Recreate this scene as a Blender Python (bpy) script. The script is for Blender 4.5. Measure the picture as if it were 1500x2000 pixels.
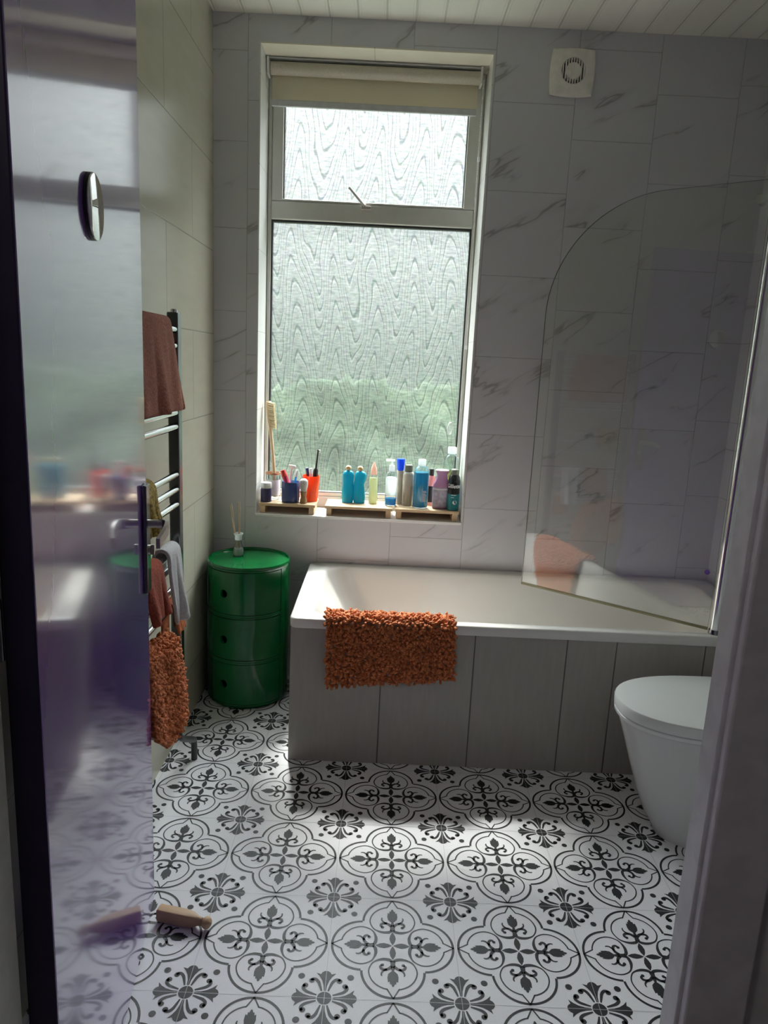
import bpy, bmesh, math, random
from mathutils import Vector, Matrix
from math import sin, cos, pi, radians, atan2, hypot

random.seed(7)
S = bpy.context.scene
for o in list(bpy.data.objects):
    bpy.data.objects.remove(o)
COL = S.collection

# ------------------------------------------------------------------ camera, light, exposure
CAM_POS = (0.69603, -2.96117, 1.37831)
CAM_X = (0.9989, 0.0028, 0.0469); CAM_Y = (0.0069, 0.9789, -0.2044); CAM_Z = (-0.0465, 0.2045, 0.9778)
cam = bpy.data.cameras.new('camera'); cam.sensor_fit = 'VERTICAL'; cam.sensor_height = 36.0
cam.lens = 1401.787 / 2000 * 36.0; cam.clip_start = 0.02
co = bpy.data.objects.new('camera', cam); COL.objects.link(co)
co.matrix_world = Matrix(((CAM_X[0], CAM_Z[0], -CAM_Y[0], CAM_POS[0]), (CAM_X[1], CAM_Z[1], -CAM_Y[1], CAM_POS[1]),
                          (CAM_X[2], CAM_Z[2], -CAM_Y[2], CAM_POS[2]), (0, 0, 0, 1)))
S.camera = co

S.view_settings.view_transform = 'Standard'; S.view_settings.look = 'None'
S.view_settings.gamma = 1.0; S.view_settings.use_curve_mapping = False
S.view_settings.exposure = 0.27
S.cycles.max_bounces = 12; S.cycles.diffuse_bounces = 6; S.cycles.glossy_bounces = 5
S.cycles.transmission_bounces = 8; S.cycles.transparent_max_bounces = 16
S.cycles.sample_clamp_indirect = 6.0; S.cycles.use_denoising = True
S.cycles.blur_glossy = 0.5

SUN_STRENGTH = 18.0; SKY_LOW = 1.4; SKY_HIGH = 32.0
w = bpy.data.worlds.new('sky'); S.world = w; w.use_nodes = True
wn = w.node_tree; wn.nodes.clear()
bg = wn.nodes.new('ShaderNodeBackground'); wo = wn.nodes.new('ShaderNodeOutputWorld')
tc = wn.nodes.new('ShaderNodeTexCoord'); sx = wn.nodes.new('ShaderNodeSeparateXYZ'); rp = wn.nodes.new('ShaderNodeValToRGB')
wn.links.new(tc.outputs['Generated'], sx.inputs[0]); wn.links.new(sx.outputs['Z'], rp.inputs[0])
rp.color_ramp.elements[0].position = 0.0; rp.color_ramp.elements[0].color = (0.30, 0.36, 0.31, 1)
rp.color_ramp.elements[1].position = 0.30; rp.color_ramp.elements[1].color = (0.95, 0.975, 0.985, 1)
wn.links.new(rp.outputs[0], bg.inputs['Color']); 
mr_ = wn.nodes.new('ShaderNodeMapRange'); mr_.interpolation_type = 'SMOOTHSTEP'      # bright high sky, dim sky low over the gardens
mr_.inputs[1].default_value = 0.36; mr_.inputs[2].default_value = 0.64; mr_.inputs[3].default_value = SKY_LOW; mr_.inputs[4].default_value = SKY_HIGH
wn.links.new(sx.outputs['Z'], mr_.inputs[0]); wn.links.new(mr_.outputs[0], bg.inputs['Strength'])
wn.links.new(bg.outputs[0], wo.inputs[0])

sl = bpy.data.lights.new('sun', 'SUN'); sl.energy = SUN_STRENGTH; sl.angle = radians(7); sl.color = (1.0, 0.96, 0.90)
so = bpy.data.objects.new('sun', sl); COL.objects.link(so)
so.rotation_euler = Vector((0.065, -0.298, -0.527)).to_track_quat('-Z', 'Y').to_euler()
so.location = (0, 4, 6)
pl = bpy.data.lights.new('window_daylight_portal', 'AREA'); pl.shape = 'RECTANGLE'; pl.size = 0.9; pl.size_y = 1.82
pl.cycles.is_portal = True
po = bpy.data.objects.new('window_daylight_portal', pl); COL.objects.link(po)
po.location = (0.61, 0.262, 1.625); po.rotation_euler = (radians(-90), 0, 0)
hl = bpy.data.lights.new('hallway_fill_light', 'AREA'); hl.shape = 'DISK'; hl.size = 0.3; hl.energy = 3.0; hl.color = (1, 0.93, 0.9)  # added fill that brightens the door frame, not an actual hall fitting
ho = bpy.data.objects.new('hallway_fill_light', hl); COL.objects.link(ho); ho.location = (0.1, -3.05, 2.4)

# ------------------------------------------------------------------ material helpers
class NT:
    def __init__(s, name):
        s.m = bpy.data.materials.new(name); s.m.use_nodes = True
        s.t = s.m.node_tree; s.t.nodes.clear()
        s.out = s.n('ShaderNodeOutputMaterial')
    def n(s, typ, **kw):
        x = s.t.nodes.new(typ)
        for k, v in kw.items(): setattr(x, k, v)
        return x
    def put(s, sock, v):
        if v is None: return
        if isinstance(v, bpy.types.NodeSocket): s.t.links.new(v, sock)
        else:
            if isinstance(v, (tuple, list)) and len(v) == 3 and sock.type == 'RGBA': v = (*v, 1)
            sock.default_value = v
    def math(s, op, a, b=None, c=None, clamp=False):
        x = s.n('ShaderNodeMath', operation=op); x.use_clamp = clamp
        s.put(x.inputs[0], a); s.put(x.inputs[1], b); s.put(x.inputs[2], c)
        return x.outputs[0]
    def pos(s):
        g = s.n('ShaderNodeNewGeometry'); q = s.n('ShaderNodeSeparateXYZ'); s.t.links.new(g.outputs['Position'], q.inputs[0])
        return g.outputs['Position'], q.outputs[0], q.outputs[1], q.outputs[2]
    def obj(s):
        g = s.n('ShaderNodeTexCoord'); q = s.n('ShaderNodeSeparateXYZ'); s.t.links.new(g.outputs['Object'], q.inputs[0])
        return g.outputs['Object'], q.outputs[0], q.outputs[1], q.outputs[2]
    def xyz(s, x, y, z):
        q = s.n('ShaderNodeCombineXYZ'); s.put(q.inputs[0], x); s.put(q.inputs[1], y); s.put(q.inputs[2], z); return q.outputs[0]
    def map(s, v, loc=(0, 0, 0), rot=(0, 0, 0), scale=(1, 1, 1)):
        q = s.n('ShaderNodeMapping'); s.put(q.inputs[0], v); q.inputs[1].default_value = loc; q.inputs[2].default_value = rot; q.inputs[3].default_value = scale
        return q.outputs[0]
    def noise(s, v, scale=5, detail=2, rough=0.5, dist=0.0, col=False):
        q = s.n('ShaderNodeTexNoise'); s.put(q.inputs['Vector'], v); q.inputs['Scale'].default_value = scale
        q.inputs['Detail'].default_value = detail; q.inputs['Roughness'].default_value = rough; q.inputs['Distortion'].default_value = dist
        return q.outputs['Color'] if col else q.outputs['Fac']
    def ramp(s, f, stops, const=False):
        q = s.n('ShaderNodeValToRGB'); s.put(q.inputs[0], f); e = q.color_ramp.elements
        if const: q.color_ramp.interpolation = 'CONSTANT'
        while len(e) < len(stops): e.new(0.5)
        for i, (p, c) in enumerate(stops):
            e[i].position = p; e[i].color = (*c, 1) if not isinstance(c, (int, float)) else (c, c, c, 1)
        return q.outputs[0]
    def step(s, x, a, b):
        q = s.n('ShaderNodeMapRange'); q.interpolation_type = 'SMOOTHSTEP'
        s.put(q.inputs[0], x); q.inputs[1].default_value = a; q.inputs[2].default_value = b
        return q.outputs[0]
    def mix(s, f, a, b, mode='MIX'):
        q = s.n('ShaderNodeMix', data_type='RGBA', blend_type=mode)
        s.put(q.inputs[0], f); s.put(q.inputs[6], a); s.put(q.inputs[7], b); return q.outputs[2]
    def bump(s, h, strength=0.3, dist=0.01):
        q = s.n('ShaderNodeBump'); q.inputs['Strength'].default_value = strength; q.inputs['Distance'].default_value = dist
        s.put(q.inputs['Height'], h); return q.outputs[0]
    def pbr(s, color, rough=0.5, metal=0.0, normal=None, **kw):
        q = s.n('ShaderNodeBsdfPrincipled'); s.put(q.inputs['Base Color'], color); s.put(q.inputs['Roughness'], rough)
        s.put(q.inputs['Metallic'], metal); s.put(q.inputs['Normal'], normal)
        for k, v in kw.items(): s.put(q.inputs[k.replace('_', ' ')], v)
        return q.outputs[0]
    def done(s, sh):
        s.t.links.new(sh, s.out.inputs[0]); return s.m
    def mixsh(s, f, a, b):
        q = s.n('ShaderNodeMixShader'); s.put(q.inputs[0], f); s.t.links.new(a, q.inputs[1]); s.t.links.new(b, q.inputs[2]); return q.outputs[0]

def plain(name, color, rough=0.5, metal=0.0, var=0.06, scale=30, **kw):
    t = NT(name); v, x, y, z = t.obj()
    nz = t.noise(v, scale, 3)
    c = t.mix(t.step(nz, 0.3, 0.7), tuple(k * (1 - var) for k in color), tuple(min(1, k * (1 + var)) for k in color))
    return t.done(t.pbr(c, rough, metal, **kw))

def thin_glass(name, tint=(0.92, 0.97, 0.95), refl=0.06, rough=0.02):
    t = NT(name)
    tr = t.n('ShaderNodeBsdfTransparent'); tr.inputs[0].default_value = (*tint, 1)
    gl = t.n('ShaderNodeBsdfGlossy'); gl.inputs['Roughness'].default_value = rough
    lw = t.n('ShaderNodeLayerWeight'); lw.inputs[0].default_value = 0.18
    f = t.math('ADD', t.math('MULTIPLY', lw.outputs['Fresnel'], 0.7), refl, clamp=True)
    return t.done(t.mixsh(f, tr.outputs[0], gl.outputs[0]))

def translucent_plastic(name, color, amount=0.55, rough=0.2):
    t = NT(name)
    p = t.pbr(color, rough)
    tl = t.n('ShaderNodeBsdfTranslucent'); tl.inputs[0].default_value = (*color, 1)
    return t.done(t.mixsh(amount, p, tl.outputs[0]))

M = {}
def build_materials():
    # marble tile on window wall
    t = NT('marble_tile'); v, x, y, z = t.pos()
    k = t.math('FLOOR', t.math('DIVIDE', t.math('SUBTRACT', x, 0.131), 0.3075))
    idx = t.math('ADD', t.math('MULTIPLY', t.math('ADD', k, 1.0), 0.125), 0.05)
    offs = [0.957, 0.42, 0.74, 0.10, 0.542, 0.16, 0.706, 0.85]
    off = t.ramp(idx, [(i * 0.125, o) for i, o in enumerate(offs)], const=True)
    sep = t.n('ShaderNodeSeparateColor'); t.put(sep.inputs[0], off)
    zz = t.math('SUBTRACT', t.math('DIVIDE', z, 0.3125), sep.outputs[0])
    r = t.math('FLOOR', zz)
    fx = t.math('FRACT', t.math('DIVIDE', t.math('SUBTRACT', x, 0.131), 0.3075)); fz = t.math('FRACT', zz)
    dx = t.math('MULTIPLY', t.math('MINIMUM', fx, t.math('SUBTRACT', 1.0, fx)), 0.3075)
    dz = t.math('MULTIPLY', t.math('MINIMUM', fz, t.math('SUBTRACT', 1.0, fz)), 0.3125)
    joint = t.math('SUBTRACT', 1.0, t.step(t.math('MINIMUM', dx, dz), 0.0004, 0.0022))
    seed = t.math('ADD', t.math('MULTIPLY', k, 1.37), t.math('MULTIPLY', r, 2.11))
    pv = t.xyz(x, seed, z)
    pr = t.map(pv, rot=(0, radians(33), 0), scale=(1, 1, 1))
    pr2 = t.map(pr, scale=(1.15, 1.0, 4.6))
    n1 = t.noise(pr2, 1.25, 4, 0.50, 0.25)
    vein = t.math('SUBTRACT', 1.0, t.step(t.math('ABSOLUTE', t.math('SUBTRACT', n1, 0.52)), 0.0, 0.014))
    n2 = t.noise(t.map(pr, loc=(3, 1, 2), scale=(1.6, 1, 3.5)), 2.6, 2)
    mask = t.step(n2, 0.50, 0.66)
    haze = t.math('SUBTRACT', 1.0, t.step(t.math('ABSOLUTE', t.math('SUBTRACT', n1, 0.52)), 0.0, 0.07))
    amt = t.math('ADD', t.math('MULTIPLY', t.math('MULTIPLY', vein, mask), 0.60), t.math('MULTIPLY', t.math('MULTIPLY', haze, mask), 0.16), clamp=True)
    base = t.mix(t.noise(v, 1.5, 2), (0.60, 0.595, 0.645), (0.66, 0.65, 0.69))
    c = t.mix(amt, base, (0.27, 0.26, 0.265))
    c = t.mix(t.math('MULTIPLY', joint, 0.42), c, (0.20, 0.20, 0.21))
    nb = t.bump(t.math('MULTIPLY', joint, -1.0), 0.5, 0.002)
    M['marble'] = t.done(t.pbr(c, 0.42, normal=nb))
    # beige satin tile on the side wall
    def side_tile(name, horiz):
        t = NT(name); v, x, y, z = t.pos(); h = y if horiz == 'y' else x
        zr = t.math('DIVIDE', t.math('SUBTRACT', z, 0.194), 0.3157); row = t.math('FLOOR', zr); fz = t.math('FRACT', zr)
        odd = t.math('FRACT', t.math('MULTIPLY', row, 0.5))
        hr = t.math('ADD', t.math('DIVIDE', t.math('ADD', h, 0.621), 0.62), odd); fh = t.math('FRACT', hr); colk = t.math('FLOOR', hr)
        dh = t.math('MULTIPLY', t.math('MINIMUM', fh, t.math('SUBTRACT', 1.0, fh)), 0.62)
        dz = t.math('MULTIPLY', t.math('MINIMUM', fz, t.math('SUBTRACT', 1.0, fz)), 0.3157)
        joint = t.math('SUBTRACT', 1.0, t.step(t.math('MINIMUM', dh, dz), 0.0005, 0.0025))
        pv = t.xyz(t.math('MULTIPLY', h, 1.0), t.math('ADD', t.math('MULTIPLY', row, 3.7), t.math('MULTIPLY', colk, 1.3)), z)
        nz = t.noise(t.map(pv, scale=(2.0, 1, 9.0)), 3, 4)
        c = t.mix(nz, (0.475, 0.45, 0.36), (0.55, 0.525, 0.43))
        c = t.mix(t.math('MULTIPLY', joint, 0.55), c, (0.14, 0.14, 0.13))
        wav = t.noise(pv, 2.2, 1)
        hgt = t.math('SUBTRACT', t.math('MULTIPLY', wav, 1.5), t.math('MULTIPLY', joint, 0.6))
        return t.done(t.pbr(c, 0.22, normal=t.bump(hgt, 0.35, 0.003)))
    M['beige_tile'] = side_tile('beige_wall_tile', 'y')
    # bath panel tile with vertical joints
    t = NT('bath_panel_tile'); v, x, y, z = t.pos()
    d = None
    for jx in (0.728, 1.041, 1.353, 1.52, 1.821):
        a = t.math('ABSOLUTE', t.math('SUBTRACT', x, jx)); d = a if d is None else t.math('MINIMUM', d, a)
    joint = t.math('SUBTRACT', 1.0, t.step(d, 0.0008, 0.003))
    nz = t.noise(t.map(v, scale=(12, 4, 1.6)), 6, 5, 0.6)
    c = t.mix(nz, (0.33, 0.31, 0.275), (0.42, 0.40, 0.36))
    c = t.mix(t.math('MULTIPLY', joint, 0.85), c, (0.05, 0.05, 0.05))
    M['panel_tile'] = t.done(t.pbr(c, 0.38, normal=t.bump(t.math('MULTIPLY', joint, -1.0), 0.6, 0.003)))
    # reveal tile
    t = NT('reveal_tile'); v, x, y, z = t.pos()
    a = t.math('ABSOLUTE', t.math('SUBTRACT', x, 0.60)); jx = t.math('SUBTRACT', 1.0, t.step(a, 0.0006, 0.0022))
    nz = t.noise(t.map(v, scale=(2, 2, 2)), 4, 3)
    c = t.mix(nz, (0.70, 0.655, 0.56), (0.76, 0.71, 0.62)); c = t.mix(t.math('MULTIPLY', jx, 0.6), c, (0.25, 0.24, 0.2))
    M['reveal_top'] = t.done(t.pbr(c, 0.45))
    t = NT('reveal_side_tile'); v, x, y, z = t.pos()
    zr = t.math('FRACT', t.math('DIVIDE', t.math('SUBTRACT', z, 0.85), 0.3125)); dz = t.math('MULTIPLY', t.math('MINIMUM', zr, t.math('SUBTRACT', 1.0, zr)), 0.3125)
    jz = t.math('SUBTRACT', 1.0, t.step(dz, 0.0005, 0.002))
    c = t.mix(t.math('MULTIPLY', jz, 0.55), (0.74, 0.735, 0.72), (0.3, 0.3, 0.3))
    M['reveal_side'] = t.done(t.pbr(c, 0.35))
    # ceiling boards
    t = NT('ceiling_board'); v, x, y, z = t.pos()
    f = t.math('FRACT', t.math('DIVIDE', t.math('SUBTRACT', x, 0.115), 0.1055))
    d = t.math('MULTIPLY', t.math('MINIMUM', f, t.math('SUBTRACT', 1.0, f)), 0.1055)
    g = t.math('SUBTRACT', 1.0, t.step(d, 0.001, 0.0045))
    bead = t.math('SUBTRACT', 1.0, t.step(t.math('ABSOLUTE', t.math('SUBTRACT', d, 0.011)), 0.0, 0.0022))
    gg = t.math('ADD', g, t.math('MULTIPLY', bead, 0.2), clamp=True)
    c = t.mix(t.math('MULTIPLY', gg, 0.45), (0.90, 0.88, 0.81), (0.42, 0.41, 0.36))
    M['ceiling'] = t.done(t.pbr(c, 0.38, normal=t.bump(t.math('MULTIPLY', gg, -1), 0.6, 0.004)))
    # floor vinyl
    t = NT('white_vinyl'); v, x, y, z = t.pos()
    c = t.mix(t.noise(v, 240, 3), (0.76, 0.755, 0.79), (0.85, 0.845, 0.875))
    M['vinyl_white'] = t.done(t.pbr(c, 0.46, normal=t.bump(t.noise(v, 500, 2), 0.06, 0.001), IOR=1.32))
    t = NT('black_vinyl'); v, x, y, z = t.pos()
    c = t.mix(t.noise(v, 300, 3), (0.018, 0.019, 0.021), (0.030, 0.031, 0.033))
    M['vinyl_black'] = t.done(t.pbr(c, 0.46, normal=t.bump(t.noise(v, 500, 2), 0.06, 0.001), IOR=1.32))
    M['vinyl_seam'] = plain('vinyl_seam', (0.45, 0.45, 0.46), 0.45)
    # patterned window glass
    t = NT('patterned_window_glass'); v, x, y, z = t.pos()
    wob = t.noise(t.xyz(t.math('MULTIPLY', x, 4.0), 0.0, t.math('MULTIPLY', z, 1.4)), 1.0, 2)
    wob2 = t.noise(t.xyz(t.math('MULTIPLY', x, 9.0), 4.0, t.math('MULTIPLY', z, 2.2)), 1.0, 2)
    ph = t.math('ADD', t.math('MULTIPLY', x, 2 * pi / 0.163), t.math('MULTIPLY', wob, 7.5))
    f = t.math('ADD', t.math('DIVIDE', z, 0.10), t.math('MULTIPLY', t.math('COSINE', ph), t.math('ADD', 1.1, t.math('MULTIPLY', wob2, 1.9))))
    f = t.math('ADD', f, t.math('MULTIPLY', wob2, 3.0))
    def lines(mult, width, shift):
        fr = t.math('FRACT', t.math('ADD', t.math('MULTIPLY', f, mult), shift))
        return t.math('SUBTRACT', 1.0, t.step(t.math('ABSOLUTE', t.math('SUBTRACT', fr, 0.5)), 0.0, width))
    l1 = lines(1.0, 0.16, 0.0); l2 = lines(1.0, 0.11, 0.17); l3 = lines(2.0, 0.12, 0.3)
    rip = t.noise(t.xyz(t.math('MULTIPLY', x, 32.0), 0.0, t.math('MULTIPLY', z, 120.0)), 1.0, 3, 0.65)
    rip2 = t.noise(t.xyz(t.math('MULTIPLY', x, 140.0), 7.0, t.math('MULTIPLY', z, 60.0)), 1.0, 2)
    h = t.math('ADD', t.math('MULTIPLY', rip, 0.9), t.math('ADD', t.math('MULTIPLY', l2, 0.5), t.math('MULTIPLY', l3, 0.25)))
    lum = t.math('ADD', 0.50, t.math('MULTIPLY', t.math('SUBTRACT', rip, 0.5), 1.7))
    lum = t.math('ADD', lum, t.math('MULTIPLY', t.math('SUBTRACT', rip2, 0.5), 0.45))
    lum = t.math('SUBTRACT', lum, t.math('MULTIPLY', l1, 0.48))
    lum = t.math('ADD', lum, t.math('ADD', t.math('MULTIPLY', l2, 0.30), t.math('MULTIPLY', l3, 0.08)), clamp=True)
    col = t.mix(lum, (0.36, 0.41, 0.40), (0.97, 0.995, 0.99))
    spk = t.noise(t.xyz(t.math('MULTIPLY', x, 60.0), 2.0, t.math('MULTIPLY', z, 30.0)), 1.0, 2, col=True)
    col = t.mix(0.20, col, spk, 'OVERLAY')
    nb = t.bump(h, 0.6, 0.004)
    tr = t.n('ShaderNodeBsdfTransparent'); t.put(tr.inputs[0], col)
    tl = t.n('ShaderNodeBsdfTranslucent'); t.put(tl.inputs[0], col)
    rf = t.n('ShaderNodeBsdfRefraction'); t.put(rf.inputs[0], col); rf.inputs['Roughness'].default_value = 0.33; rf.inputs['IOR'].default_value = 1.14; t.put(rf.inputs['Normal'], nb)
    gl = t.n('ShaderNodeBsdfGlossy'); gl.inputs['Roughness'].default_value = 0.15; t.put(gl.inputs['Normal'], nb)
    a = t.mixsh(PANE_TRANSLUCENT, rf.outputs[0], tl.outputs[0]); a = t.mixsh(PANE_CLEAR, a, tr.outputs[0]); a = t.mixsh(0.05, a, gl.outputs[0])
    M['pane'] = t.done(a)
    # door paint
    t = NT('glossy_purple_paint'); v, x, y, z = t.obj()
    st = t.noise(t.xyz(t.math('MULTIPLY', x, 55.0), 0.37, t.math('MULTIPLY', z, 9.0)), 1.0, 3)
    lo = t.noise(t.xyz(t.math('MULTIPLY', x, 5.0), 0.61, t.math('MULTIPLY', z, 6.0)), 1.0, 2)
    h = t.math('ADD', t.math('MULTIPLY', st, 0.05), t.math('MULTIPLY', lo, 0.10))
    c = t.mix(lo, (0.19, 0.080, 0.40), (0.22, 0.095, 0.45))
    M['purple'] = t.done(t.pbr(c, 0.20, normal=t.bump(h, 0.30, 0.006), IOR=1.5, Coat_Weight=1.0, Coat_Roughness=0.075, Coat_IOR=1.65))
    M['dark_paint'] = plain('dark_edge_paint', (0.02, 0.014, 0.045), 0.4)
    M['frame_cream'] = plain('cream_frame_paint', (0.80, 0.79, 0.71), 0.4)
    M['frame_grey'] = plain('grey_frame_paint', (0.80, 0.80, 0.82), 0.42)
    M['hall'] = plain('hallway_wall_paint', (0.36, 0.33, 0.36), 0.8)
    M['white_wall'] = plain('white_wall_paint', (0.7, 0.7, 0.68), 0.7)
    M['upvc'] = plain('white_window_frame', (0.60, 0.59, 0.55), 0.30, var=0.02)
    M['gasket'] = plain('black_gasket', (0.03, 0.03, 0.03), 0.6)
    M['sill'] = plain('white_sill', (0.85, 0.85, 0.86), 0.25, var=0.02)
    M['bath'] = plain('white_bath_acrylic', (0.80, 0.785, 0.75), 0.16, var=0.01, scale=3)
    M['ceramic'] = plain('white_ceramic', (0.70, 0.71, 0.70), 0.13, var=0.01, scale=3)
    M['seat_white'] = plain('white_toilet_seat', (0.78, 0.80, 0.79), 0.22, var=0.01, scale=3)
    M['green'] = plain('glossy_green_plastic', (0.001, 0.108, 0.026), 0.10, var=0.03, scale=4)
    M['dark_inside'] = plain('dark_green_inside', (0.004, 0.03, 0.012), 0.6)
    M['chrome'] = plain('chrome', (0.82, 0.83, 0.84), 0.10, 1.0, var=0.01)
    M['dark_chrome'] = plain('dark_chrome', (0.23, 0.24, 0.25), 0.16, 1.0, var=0.02)
    M['brushed'] = plain('brushed_steel', (0.56, 0.53, 0.50), 0.32, 1.0, var=0.05, scale=200)
    M['mirror'] = plain('mirror', (0.9, 0.9, 0.9), 0.015, 1.0, var=0.0)
    M['black_plastic'] = plain('black_plastic', (0.02, 0.02, 0.022), 0.35)
    M['blind'] = translucent_plastic('cream_blind_fabric', (0.76, 0.70, 0.56), 0.22, 0.8)
    M['blind_roll'] = plain('cream_blind_roll', (0.58, 0.535, 0.45), 0.8, scale=200)
    M['blind_bar'] = plain('blind_hem', (0.54, 0.55, 0.56), 0.6)
    M['fan_white'] = plain('fan_plastic', (0.86, 0.84, 0.77), 0.5)
    M['screen_glass'] = thin_glass('shower_glass', (0.965, 0.975, 0.97), 0.09, 0.0)
    M['glass_edge'] = plain('glass_edge', (0.10, 0.13, 0.09), 0.15)
    M['seal'] = translucent_plastic('clear_seal', (0.30, 0.27, 0.16), 0.3)
    M['bottle_glass'] = thin_glass('clear_bottle', (0.90, 0.94, 0.94), 0.06, 0.05)
    M['wood'] = None
    def wood(name, a, b, rough=0.55):
        t = NT(name); v, x, y, z = t.obj()
        nz = t.noise(t.map(v, scale=(6, 90, 90)), 1.0, 4, 0.6)
        return t.done(t.pbr(t.mix(nz, a, b), rough, normal=t.bump(nz, 0.15, 0.001)))
    M['wood'] = wood('pale_pine', (0.52, 0.36, 0.21), (0.70, 0.53, 0.34))
    M['wood_peg'] = wood('beech_peg', (0.40, 0.255, 0.145), (0.50, 0.34, 0.20))
    M['wood_brown'] = wood('brown_handle_wood', (0.20, 0.11, 0.05), (0.32, 0.19, 0.09), 0.35)
    M['wood_ball'] = wood('wooden_ball', (0.50, 0.33, 0.15), (0.64, 0.46, 0.25), 0.4)
    M['bristle'] = plain('cream_bristle', (0.66, 0.55, 0.34), 0.9, scale=300, var=0.2)
    M['badger'] = plain('grey_bristle', (0.50, 0.48, 0.46), 0.9, scale=300, var=0.25)
    def terry(name, a, b, strength=0.8, scale=170):
        t = NT(name); v, x, y, z = t.obj()
        n1 = t.noise(v, scale, 3, 0.7); n2 = t.noise(v, 18, 3)
        c = t.mix(t.step(n1, 0.3, 0.72), a, b); c = t.mix(t.math('MULTIPLY', n2, 0.35), c, tuple(k * 0.72 for k in a))
        return t.done(t.pbr(c, 0.95, normal=t.bump(n1, strength, 0.004), Sheen_Weight=0.05, Sheen_Roughness=0.5))
    M['terracotta'] = terry('terracotta_terry', (0.29, 0.088, 0.052), (0.48, 0.185, 0.12))
    M['flannel'] = terry('pale_grey_terry', (0.50, 0.49, 0.52), (0.66, 0.65, 0.67), 0.4)
    M['red_cloth'] = terry('red_orange_terry', (0.22, 0.030, 0.012), (0.38, 0.065, 0.025))
    M['mustard'] = terry('mustard_mesh', (0.16, 0.10, 0.012), (0.62, 0.43, 0.09), 1.0, 150)
    def pile(name, a, b):
        t = NT(name); v, x, y, z = t.obj()
        n1 = t.noise(v, 90, 1, 0.5)
        c = t.mix(t.step(n1, 0.35, 0.65), a, b)
        return t.done(t.pbr(c, 0.85, Sheen_Weight=0.05))
    M['pile'] = pile('orange_chenille', (0.42, 0.110, 0.032), (0.62, 0.205, 0.070))
    M['backing'] = plain('mat_backing', (0.36, 0.30, 0.25), 0.9)
    M['orange_cloth'] = plain('orange_backing_cloth', (0.42, 0.12, 0.035), 0.9, scale=120, var=0.2)
    M['teal'] = translucent_plastic('teal_bottle', (0.010, 0.37, 0.50), 0.35, 0.25)
    M['navy'] = plain('navy_glaze', (0.045, 0.07, 0.20), 0.18)
    M['navy_label'] = plain('dark_purple_jar', (0.06, 0.05, 0.12), 0.3)
    M['white_plastic'] = plain('white_plastic', (0.78, 0.78, 0.77), 0.35)
    M['clear_plastic'] = translucent_plastic('milky_plastic', (0.85, 0.88, 0.88), 0.6)
    M['orange_plastic'] = translucent_plastic('orange_red_plastic', (0.88, 0.10, 0.015), 0.40, 0.25)
    M['pink_tube'] = plain('pink_red_tube', (0.62, 0.05, 0.11), 0.3)
    M['red_cap'] = plain('red_cap', (0.66, 0.06, 0.05), 0.3)
    M['peach'] = translucent_plastic('peach_plastic', (0.86, 0.66, 0.58), 0.4)
    M['lemon'] = translucent_plastic('pale_lemon', (0.80, 0.80, 0.58), 0.65)
    M['blue_liquid'] = translucent_plastic('blue_liquid', (0.04, 0.40, 0.68), 0.6)
    M['sky_liquid'] = translucent_plastic('aqua_liquid', (0.02, 0.36, 0.52), 0.55)
    M['blue_cap'] = translucent_plastic('blue_cap', (0.015, 0.12, 0.72), 0.35)
    M['ivory'] = plain('ivory_bottle', (0.55, 0.51, 0.44), 0.35)
    M['grey_cap'] = plain('grey_green_cap', (0.13, 0.14, 0.11), 0.4)
    M['pink_bottle'] = translucent_plastic('pink_bottle', (0.72, 0.40, 0.38), 0.35)
    M['lilac'] = translucent_plastic('lilac_bottle', (0.56, 0.34, 0.52), 0.30)
    M['lilac_label'] = plain('lilac_grey_label', (0.44, 0.42, 0.54), 0.5, scale=60, var=0.25)
    M['gel_black'] = plain('black_can', (0.012, 0.014, 0.016), 0.25)
    M['gel_teal'] = plain('teal_can', (0.01, 0.17, 0.19), 0.28)
    M['ink_white'] = plain('white_print', (0.8, 0.8, 0.8), 0.5)
    M['lime'] = plain('lime_label', (0.42, 0.66, 0.16), 0.5, scale=50, var=0.4)
    M['reed'] = plain('reed', (0.52, 0.36, 0.22), 0.8)
    M['milk_liquid'] = translucent_plastic('milky_oil', (0.55, 0.56, 0.52), 0.3)
    t = NT('hedge_leaves'); v, x, y, z = t.pos()
    nz = t.noise(v, 6, 5, 0.7)
    M['hedge'] = t.done(t.pbr(t.mix(t.step(nz, 0.3, 0.7), (0.010, 0.022, 0.010), (0.030, 0.050, 0.022)), 0.8))
    M['lawn'] = plain('lawn_grass', (0.030, 0.040, 0.024), 0.9, scale=8, var=0.3)
    M['render'] = plain('outside_render', (0.6, 0.58, 0.55), 0.9)

PANE_TRANSLUCENT = 0.04; PANE_CLEAR = 0.46
build_materials()

# ------------------------------------------------------------------ mesh helpers
def obj(name, bm, mats, parent=None, smooth=None, loc=None):
    me = bpy.data.meshes.new(name)
    if isinstance(bm, bmesh.types.BMesh):
        bmesh.ops.recalc_face_normals(bm, faces=bm.faces[:]); bm.to_mesh(me); bm.free()
    else:
        me.from_pydata(*bm); me.validate()
    if not isinstance(mats, (list, tuple)): mats = [mats]
    for m in mats: me.materials.append(M[m] if isinstance(m, str) else m)
    o = bpy.data.objects.new(name, me); COL.objects.link(o)
    if smooth is not None:
        for p in me.polygons: p.use_smooth = True
        if smooth < 180:
            me.set_sharp_from_angle(angle=radians(smooth))
    if parent is not None: o.parent = parent
    if loc: o.location = loc
    return o

def thing(name, label, cat, loc=(0, 0, 0), rz=0, group=None):
    o = bpy.data.objects.new(name, None); COL.objects.link(o); o.location = loc; o.rotation_euler = (0, 0, rz)
    o.empty_display_size = 0.05; tag(o, label, cat, group); return o

def tag(o, label, cat, group=None, kind=None):
    o['label'] = label; o['category'] = cat
    if group: o['group'] = group
    if kind: o['kind'] = kind
    return o

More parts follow.
